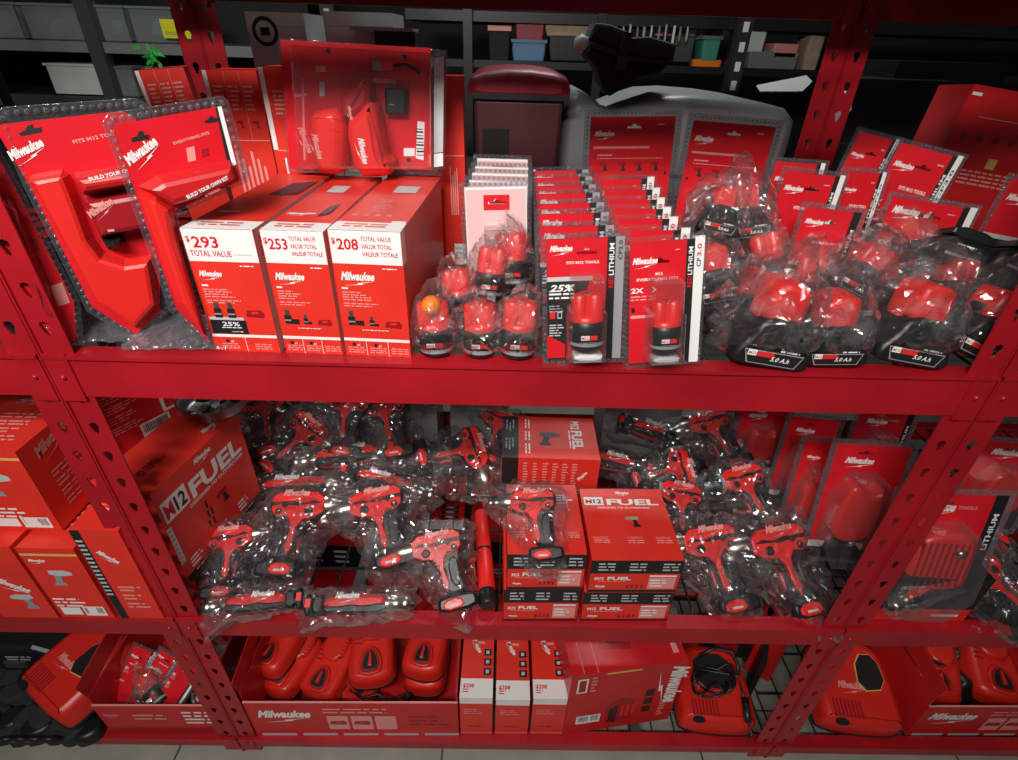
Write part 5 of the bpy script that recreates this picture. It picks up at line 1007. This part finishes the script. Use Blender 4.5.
# right bay
red_clam((900, 492), (1012, 492), (868, 578), .085, -4, 'red card with a ribbed charger and black spine in the right bay', 2, strip=True, gr='packs of the right rack bay', tilt=10)
red_clam((985, 440), (1060, 442), (950, 500), .28, -4, 'dark red card behind the ribbed charger pack', 1, strip=True, gr='packs of the right rack bay')
a, b = PZ(866, 619, ZM+.002), PZ(962, 619, ZM+.002); fr = Frame(a); w_ = b.x-a.x; H_ = fr.uv(872, 578)[1]
def blk_face(m, F, w, h):
    m.rect(0, 0, w, h*.28, RED, F); m.rect(w*.62, h*.10, w*.9, h*.16, WHT, F, 3); m.text('ON YOUR NEXT', w*.15, h*.75, h*.12, WHT, F, w=w*.24); m.text('TOOL SOLUTION', w*.15, h*.60, h*.12, WHT, F, w=w*.24); m.fine(w*.12, h*.48, w*.3, 2, h*.08, WHT, F, full=1)
carton(fr, w_, H_, .040, 'black carton with a red foot band at the front of the right bay', {'f': blk_face}, group='packs of the right rack bay', body=BLK)
bagged_tool(926, 588, .085, 'inline', '', 'small bagged black tool lying on the black carton in the right bay', 401, tilt=62, roll=24, fl=-1, s=.62, m=BAG, dark=1)
bagged_tool(1004, 596, .04, 'pistol', 'impact', 'bagged tool cut by the right edge on the middle level', 402, tilt=55, roll=50, fl=-1, s=.9, m=BAGD)
bagged_tool(975, 560, .06, 'pistol', 'drill', 'dark bagged tool below the black spine in the right bay', 403, tilt=55, roll=-30, fl=1, s=.8, m=BAGD)
# ================================================================== bottom level
def charger(T, lab, s=1.0, gr='red chargers in the open carton', big=False):
    t = thing('battery_charger', T @ Matrix.Diagonal((s, s, s, 1)), lab, 'charger', gr); m = MB()
    # x across, y along (away), z up
    o = chaikin([(-.046, 0), (.046, 0), (.050, .05), (.044, .13), (.030, .155), (-.030, .155), (-.044, .13), (-.050, .05)], 2)
    m.ext(o, 0, .040, CHRED, bev=.012, smooth=True, taper=.003); m.ext(chaikin([(-.03, .08), (.03, .08), (.028, .15), (-.028, .15)], 1), .03, .052, CHRED, bev=.006, smooth=True)
    for k in range(7): m.box(-.034, .076+.0095*k, .0395, -.018, .0795+.0095*k, .0415, MAROON)
    for k in range(7): m.box(.020, .09+.008*k, .0515, .028, .093+.008*k, .0530, MAROON)
    m.build('charger_case', t)
    m = MB(); tri = chaikin([(-.026, .018), (0, .012), (.026, .018), (.022, .055), (0, .074), (-.022, .055)], 2); m.ext(tri, .0385, .0455, CHRED, bev=.003, smooth=True); m.ext(inset(tri, .005), .045, .0462, MAROON); m.ext(inset(tri, .010), .0455, .0470, BLK, bev=.0005); m.ext([(-.004, .03), (.004, .03), (.002, .055), (-.002, .055)], .047, .052, CHRED, bev=.001); m.build('battery_socket', t)
    m = MB(); m.ext(inset(o, -.001), -.004, .004, BLK); m.build('base_plate', t)
    return t
def big_charger(T, lab, s=1.0, screen=True, gr='large red chargers on the bottom level'):
    t = thing('rapid_charger', T @ Matrix.Diagonal((s, s, s, 1)), lab, 'charger', gr); m = MB()
    o = chaikin([(-.085, 0), (.070, 0), (.090, .02), (.086, .14), (.06, .19), (-.06, .19), (-.09, .14), (-.095, .03)], 2)
    m.ext(o, 0, .055, CHRED, bev=.016, smooth=True, taper=.004)
    for k in range(8): m.box(-.065+.008*k, .02, .0545, -.061+.008*k, .055, .0562, MAROON)
    m.logo(-.045, .07, .06, PINK, TR(0, 0, .0553)); m.build('charger_case', t)
    m = MB(); q = chaikin([(.0, .075), (.062, .085), (.055, .155), (.01, .15)], 1) if screen else chaikin([(-.05, .08), (.05, .08), (.045, .16), (-.045, .16)], 1)
    m.ext(inset(q, -.002), .054, .058, BRS if screen else CHRED, bev=.001); m.ext(inset(q, -.0015) if False else q, .056, .060, BLKP, bev=.001); m.build('dock_panel', t)
    m = MB(); m.ext(chaikin([(-.07, .004), (-.04, .004), (-.042, .018), (-.066, .018)], 1), .054, .057, BLK); m.ext(inset(o, -.002), -.004, .004, BLK); m.build('black_trim', t); return t
def open_tray(bl, br, tl, d, lab, front, z=None, t=.003, sideh=1.0, gr='open red cartons used as trays', body=RED2):
    zz = ZL+.002; a, b = PZ(*bl, zz), PZ(*br, zz); yw = math.degrees(math.atan2(b.y-a.y, b.x-a.x)); fr = Frame(a, yaw=yw); w = (b-a).length; h = fr.uv(*tl)[1]; print('TRAY', w, h, a)
    th = thing('open_carton', fr.M, lab, 'box', gr); m = MB(); m.box(0, 0, -t, w, h, 0, body); front(m, I4, w, h); m.box(0, h, -t-.0004, w, h+.0012, .0004, PINK); m.build('front_panel', th)
    m = MB(); m.box(0, 0, -d, t, h*1.25, -t, body); m.box(w-t, 0, -d, w, h*1.25, -t, body); m.box(0, 0, -d, w, h*1.3, -d+t, body); m.box(t, 0, -d+t, w-t, .002, -t, body); m.build('tray_body', th)
    m = MB(); m.ext([(0, 0), (0, .05), (d*.8, .05), (d*.86, 0)], 0, .0025, body, T=TR(-.0005, h*1.25, -t) @ RY(90) @ RZ(8)); m.build('side_flap', th)
    return fr, w, h
def tray_front(m, F, w, h):
    m.logo(w*.04, h*.45, w*.26, WHT, F); m.fine(w*.36, h*.84, w*.30, 2, h*.09, PINK, F, full=1)
    for k in range(3): m.rect(w*(.37+.115*k), h*.20, w*(.47+.115*k), h*.62, PINK, F, 1); ico_charger(m, w*(.42+.115*k), h*.42, w*.085, F)
    m.fine(w*.76, h*.6, w*.2, 3, h*.12, MAROON, F)
    for k in range(5): m.rect(w*(.03+.2*k), 0, w*(.2+.2*k), h*.07, LGRY, F)
fr, wt, ht = open_tray((257, 735), (459, 735), (243, 703), .30, 'open red carton tray holding several chargers at the bottom left of centre', tray_front)
base = fr
def on_tray(px, py, z, yaw, pitch, lab, s=1.0, fn=charger, **k):
    p = PZ(px, py, ZL+z); return fn(TR(*p) @ RZ(yaw) @ RX(pitch), lab, s, **k)
on_tray(272, 698, .035, -26, 6, 'lower red charger at the left end of the tray', 1.0)
on_tray(262, 677, .085, -20, 8, 'upper red charger at the left end of the tray', .98)
on_tray(316, 703, .040, -18, 14, 'red charger second from the left in the tray, socket towards the aisle', 1.02)
on_tray(372, 689, .075, 8, 12, 'large looking red charger in the middle of the tray, highest of all', 1.12)
on_tray(422, 697, .035, -6, 6, 'lower red charger at the right end of the tray', 1.0)
on_tray(420, 681, .085, -8, 8, 'upper red charger at the right end of the tray', 1.04)
on_tray(372, 703, .020, 60, 0, 'red charger lying crosswise at the tray bottom', .8)
# cord on the tray floor
t = thing('power_cord', I4, 'short black cord with a plug lying among the chargers', 'cord'); m = MB()
P = [PZ(x, y, ZL+.05+.012*math.sin(i)) for i, (x, y) in enumerate(((350, 690), (362, 698), (378, 694), (390, 701), (402, 695), (408, 700)))]
m.tube(P, .0035, BLK); m.build('cable', t); m = MB(); m.lathe([(.006, 0), (.009, .004), (.009, .02), (.005, .024)], BLK, TR(*P[-1])); m.build('plug', t)
# three narrow cartons
def narrow_top(m, F, w, h):
    m.rect(0, 0, w, h*.16, WHT, F); m.text('$208', w*.08, h*.085, w*.16, CARD, F, bold=.03, w=w*.34); m.fine(w*.08, h*.075, w*.3, 3, h*.02, CARD, F); m.logo(w*.30, h*.48, w*.5, WHT, F, rot=-1.1)
    for k in range(3): m.rect(w*.70, h*(.19+.085*k), w*.93, h*(.25+.085*k), BLKP, F); m.rect(w*.76, h*(.205+.085*k), w*.86, h*(.235+.085*k), LGRY, F, 5)
    m.rect(w*.3, h*.47, w*.7, h*.49, PINK, F)
def narrow_front(m, F, w, h):
    m.rect(0, h*.86, w, h, WHT, F); m.fine(w*.1, h*.96, w*.4, 1, h*.03, LGRY, F, up=4); m.fine(w*.12, h*.72, w*.6, 3, h*.05, PINK, F); m.fine(w*.25, h*.25, w*.4, 1, h*.06, MAROON, F, full=1); m.rect(0, h*.05, w, h*.07, PINK, F)
for i, (x0, x1, xt, yt) in enumerate(((461, 492, 457, 698), (495, 527, 493, 700), (530, 562, 529, 699))):
    zz = ZL+.002; a, b = PZ(x0, 734, zz), PZ(x1, 734, zz); f = Frame(a); w = b.x-a.x; h = f.uv(xt, yt)[1]
    carton(f, w, h, .26, ('narrow red and white carton next to the charger tray', 'middle one of the three narrow red and white cartons', 'narrow red and white carton next to the large rotated carton')[i], {'f': narrow_front, 't': narrow_top}, group='narrow cartons on the bottom level', body=RED2 if False else RED)
# large rotated carton
zz = ZL+.002; a, b = PZ(563, 738, zz), PZ(670, 722, zz); yw = math.degrees(math.atan2(b.y-a.y, b.x-a.x)); f = Frame(V((a.x, max(a.y, .012), a.z)), yaw=yw); w = (b-a).length*.98; h = f.uv(565, 677)[1]; print('BIGC', w, h, yw, a)
def big_front(m, F, w, h):
    G = F @ TR(w*.80, h*.95, 0) @ Matrix.Rotation(-math.pi/2, 4, 'Z'); m.logo(0, 0, h*.62, WHT, G)
    m.rect(w*.06, h*.70, w*.15, h*.92, WHT, F); m.rect(w*.075, h*.72, w*.135, h*.90, MAROON, F, 4); m.fine(w*.18, h*.93, w*.05, 5, h*.05, PINK, F); m.barcode(w*.10, h*.16, w*.32, h*.30, F)
    m.poly([(w*.38, h*.10), (w*.36, h*.38), (w*.48, h*.52), (w*.62, h*.46), (w*.64, h*.14)], MAROON, F, 2); m.poly([(w*.40, h*.12), (w*.39, h*.34), (w*.47, h*.42), (w*.47, h*.1)], BLKP, F, 4)
    for k in range(3): m.rect(w*(.50+.05*k), h*.20, w*(.53+.05*k), h*.40, PLRED, F, 6)
    for k in range(3): m.rect(w*.70, h*(.22+.14*k), w*.78, h*(.32+.14*k), BLKP, F, 4)
    m.rect(w*.3, h*.95, w*.6, h*.975, BRS, F); m.fine(w*.86, h*.35, w*.06, 5, h*.05, PINK, F)
def big_top(m, F, w, h):
    m.rect(w*.10, 0, w*.104, h, PINK, F); m.rect(w*.22, 0, w*.224, h, PINK, F); m.poly([(w*.28, h*.25), (w*.33, h*.6), (w*.6, h*.6), (w*.55, h*.2)], MAROON, F, 2); m.poly([(w*.36, h*.3), (w*.40, h*.45), (w*.5, h*.45), (w*.5, h*.28)], BLKP, F, 4); m.rect(w*.9, h*.1, w*.95, h*.4, PINK, F)
carton(f, w, h, .20, 'large deep red carton turned at an angle beside the narrow cartons', {'f': big_front, 't': big_top}, group='large cartons on the bottom level', body=RED2)
# rapid chargers and loose cords
p = PZ(718, 736, ZL+.004); big_charger(TR(p.x, max(p.y, .015), p.z) @ RZ(-4) @ RX(8), 'large red charger with black cords lying over it', .98, screen=False)
t = thing('power_cord', I4, 'looped black cord lying on the large red charger', 'cord'); m = MB(); pts = []
for i in range(46):
    a_ = i*.36; r0 = 16+5*math.sin(i*.45); x = 707+r0*math.cos(a_)*1.2+i*.2; y = 682+r0*math.sin(a_)*.75-(8 if i > 30 else 0)*math.sin(i); pts.append(PZ(x, y, ZL+.098+.012*math.sin(i*.8)))
pts += [PZ(738, 676, ZL+.10), PZ(742, 690, ZL+.09), PZ(745, 700, ZL+.088)]
m.tube(pts, .0028, BLK); m.tube([PZ(700, 655, ZL+.11), PZ(715, 648, ZL+.12), PZ(732, 652, ZL+.12), PZ(738, 664, ZL+.11), PZ(738, 676, ZL+.10)], .004, BLK); m.build('cable', t)
m = MB(); m.tube([PZ(745, 698, ZL+.088), PZ(747, 712, ZL+.08), PZ(748, 722, ZL+.075)], .0085, BLK, seg=10); m.build('inline_plug', t); m = MB(); m.tube([PZ(748, 722, ZL+.075), PZ(752, 734, ZL+.055), PZ(748, 738, ZL+.05)], .003, BLK); m.build('cable_tail', t)
t = thing('tool_bundle', TR(0, 0, 0), 'dark tool bodies bundled behind the large red charger', 'tool'); m = MB()
for i, (x, y) in enumerate(((688, 650), (705, 645), (728, 650), (745, 648))): c_ = PZ(x, y, ZL+.05); m.ext(chaikin([(-.03, 0), (.03, 0), (.025, .09), (-.02, .10)], 1), -.03, .03, BLK if i % 2 else MAROON, T=TR(c_.x, c_.y+.03, ZL+.001) @ RX(90), bev=.006, smooth=True)
m.build('body', t)
# dark upright flap and shaded carton at the right end
zz = ZL+.002; a = PZ(772, 736, zz); f = Frame(V((a.x-.02, .10, zz)), yaw=62); t = carton(f, .16, .15, .012, 'thin black panel standing on edge beside the large red charger', {'f': lambda m, F, w, h: [m.rect(w*.1, h*(.2+.2*k), w*.5, h*(.3+.2*k), GREY, F) for k in range(3)]}, group='large cartons on the bottom level', body=BLK, name='divider_panel', cat='panel')
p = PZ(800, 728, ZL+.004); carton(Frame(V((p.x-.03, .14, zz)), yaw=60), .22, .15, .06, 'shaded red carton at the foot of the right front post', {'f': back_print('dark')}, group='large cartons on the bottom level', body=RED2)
p = PZ(858, 735, ZL+.004); big_charger(TR(p.x, max(p.y, .015), p.z) @ RZ(-6) @ RX(16), 'large orange red charger with dark dock right of the right front post', 1.05, screen=True)
fr, wt, ht = open_tray((905, 735), (1085, 735), (905, 707), .30, 'open red carton tray cut by the right edge', tray_front, gr='open red cartons used as trays')
on_tray(932, 704, .03, -30, 10, 'red charger at the left end of the right tray', 1.05); on_tray(995, 708, .035, -16, 14, 'red charger with dark top at the right edge', 1.2); on_tray(942, 684, .05, 10, 0, 'red charger behind in the right tray', .95); 
t = thing('tool_bundle', TR(0, 0, 0), 'black tool with cable between the chargers of the right tray', 'tool'); m = MB()
for i, (x, y) in enumerate(((962, 696), (972, 680), (955, 668))): c_ = PZ(x, y, ZL+.03); m.ext(chaikin([(-.022, 0), (.022, 0), (.018, .07), (-.016, .075)], 1), -.02, .02, BLK, T=TR(c_.x, c_.y, ZL+.006) @ RX(70), bev=.006, smooth=True)
m.build('body', t)
# left bay: tray of packed batteries, large charger, black mesh bag
def left_front(m, F, w, h):
    m.logo(w*.04, h*.6, w*.14, PINK, F); m.fine(w*.3, h*.7, w*.3, 2, h*.12, PINK, F); m.fine(w*.74, h*.8, w*.22, 4, h*.12, WHT, F, full=1); m.rect(0, 0, w, h*.2, MAROON, F)
fr, wt, ht = open_tray((112, 733), (222, 733), (91, 706), .28, 'open red carton tray of packed batteries left of the left front post', left_front)
for i, (px, py, rl, st, lab) in enumerate(((108, 702, -20, 'cp3', 'bright red blister pack lying at the left of the battery tray'), (128, 704, -26, 'cp2', 'blister pack with a black and white battery in the battery tray'), (150, 706, -30, 'xc', 'blister pack third in the battery tray'))):
    f = FZ(px, py, ZL+.05+.012*i, yaw=0, tilt=42, roll=rl); battery_pack(f, .055, .13, st, lab, 'blister packs lying in the battery tray', batt=(i == 1))
bagged_battery(FZ(162, 704, ZL+.07, tilt=50, roll=24), 'slim', 'bagged battery lying in the middle of the battery tray', 71, s=1.15, roll=20, m=BAG)
bagged_tool(186, 672, .09, 'pistol', 'impact', 'bagged black tool in the battery tray by the post', 405, tilt=50, roll=-30, fl=1, s=.85, m=BAG, level=ZL)
bagged_battery(FZ(196, 704, ZL+.06, tilt=50, roll=-10), 'slim', 'bagged battery at the right end of the battery tray', 72, s=1.1, roll=-40, m=BAG)
p = PZ(48, 712, ZL+.05); t = big_charger(TR(*p) @ RZ(-30) @ RX(12), 'large red charger with a dark screen resting on the black mesh bag', 1.05)
t = thing('mesh_bag', TR(0, 0, 0), 'black mesh bag slumped over the beam at the bottom left', 'bag'); m = MB(); r = random.Random(9)
c_ = PZ(30, 735, ZL+.02)
for i in range(7):
    for j in range(4):
        a_ = PZ(-20+i*17, 742-j*22, ZL+.02); q = [(math.cos(k*1.05)*(.026+r.uniform(0, .014)), math.sin(k*1.05)*(.024+r.uniform(0, .014))) for k in range(6)]
        m.ext(chaikin(q, 1), 0, .028+r.uniform(0, .02), FABR if (i+j) % 3 else BLK, T=TR(a_.x, max(a_.y, .0), ZL+.001) @ RX(r.uniform(-6, 6)), bev=.008, smooth=True)
m.build('mesh_body', t)
m = MB()
for i in range(4): a_ = PZ(10+i*14, 738, ZL+.045); m.tube([a_+V((-.02, -.005, 0)), a_+V((0, -.01, .02)), a_+V((.02, -.004, .004))], .005, BLK)
m.build('strap', t)
p = PZ(22, 672, ZL+.06); t = thing('hard_case', TR(p.x-.12, p.y+.02, ZL+.002), 'black hard case in the dark at the bottom left', 'case'); m = MB(); m.ext(chaikin([(0, 0), (.2, 0), (.2, .12), (0, .12)], 1), 0, .2, BLK, T=TR(0, .2, 0) @ RX(90), bev=.01); m.build('case_shell', t); m = MB(); m.fine(.08, .09, .06, 2, .01, LGRY, TR(0, -.001, 0) @ RX(90)); m.box(.07, -.006, .05, .12, 0, .07, DGRY); m.build('case_latch', t)

# stock behind the trays, seen through the wire deck above
r = random.Random(21)
BK = ('behind the left post', 'behind the charger tray', 'behind the narrow cartons', 'behind the rotated carton', 'behind the corded charger')
for i in range(5):
    h = .22+.05*(i % 2); w = .205; x = -.55+i*.222
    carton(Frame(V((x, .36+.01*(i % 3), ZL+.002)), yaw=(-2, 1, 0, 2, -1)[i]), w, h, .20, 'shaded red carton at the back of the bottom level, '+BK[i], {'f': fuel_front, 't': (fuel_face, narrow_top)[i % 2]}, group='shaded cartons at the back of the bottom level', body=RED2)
# ================================================================== light
w = bpy.data.worlds.new('store_ambient'); bpy.context.scene.world = w; w.use_nodes = True
w.node_tree.nodes['Background'].inputs[0].default_value = (.9, .95, 1, 1); w.node_tree.nodes['Background'].inputs[1].default_value = .035
def area_light(name, loc, size, e, target, col=(1, .97, .92)):
    l = bpy.data.lights.new(name, 'AREA'); l.shape = 'RECTANGLE'; l.size, l.size_y = size; l.energy = e; l.color = col
    o = bpy.data.objects.new(name, l); C.objects.link(o); o.location = loc
    o.rotation_euler = (V(target)-V(loc)).to_track_quat('-Z', 'Y').to_euler(); return o
def spread(o, deg): o.data.spread = math.radians(deg)
spread(area_light('ceiling_and_fill_lamp', (-.45, -1.15, 2.25), (.9, .10), 13, (-.25, .2, 1.15)), 120)
spread(area_light('ceiling_and_fill_lamp', (-.7, -2.3, 2.75), (1.2, .14), 6.5, (-.2, .3, 1.4)), 75)  # added frontal fill, brightens the back of the upper shelf
area_light('ceiling_and_fill_lamp', (.7, -1.1, 2.7), (.9, .06), 2.5, (.2, .1, .8))
area_light('ceiling_and_fill_lamp', (-.9, 1.3, 3.0), (1.2, .2), 9, (-.9, 1.1, 1.0), (.85, 1, .95))
spread(area_light('ceiling_and_fill_lamp', (.4, 1.9, 3.0), (.8, .1), 3.5, (.4, 1.1, 1.2), (.95, 1, 1)), 60)  # extra lamp added only to brighten the top of the grey case
sc = bpy.context.scene; sc.view_settings.view_transform = 'Standard'; sc.view_settings.look = 'None'; sc.view_settings.gamma = 1; sc.view_settings.use_curve_mapping = False; sc.view_settings.exposure = 0.0
sc.cycles.transparent_max_bounces = 24; sc.cycles.max_bounces = 6; sc.cycles.use_adaptive_sampling = True; sc.cycles.use_denoising = True
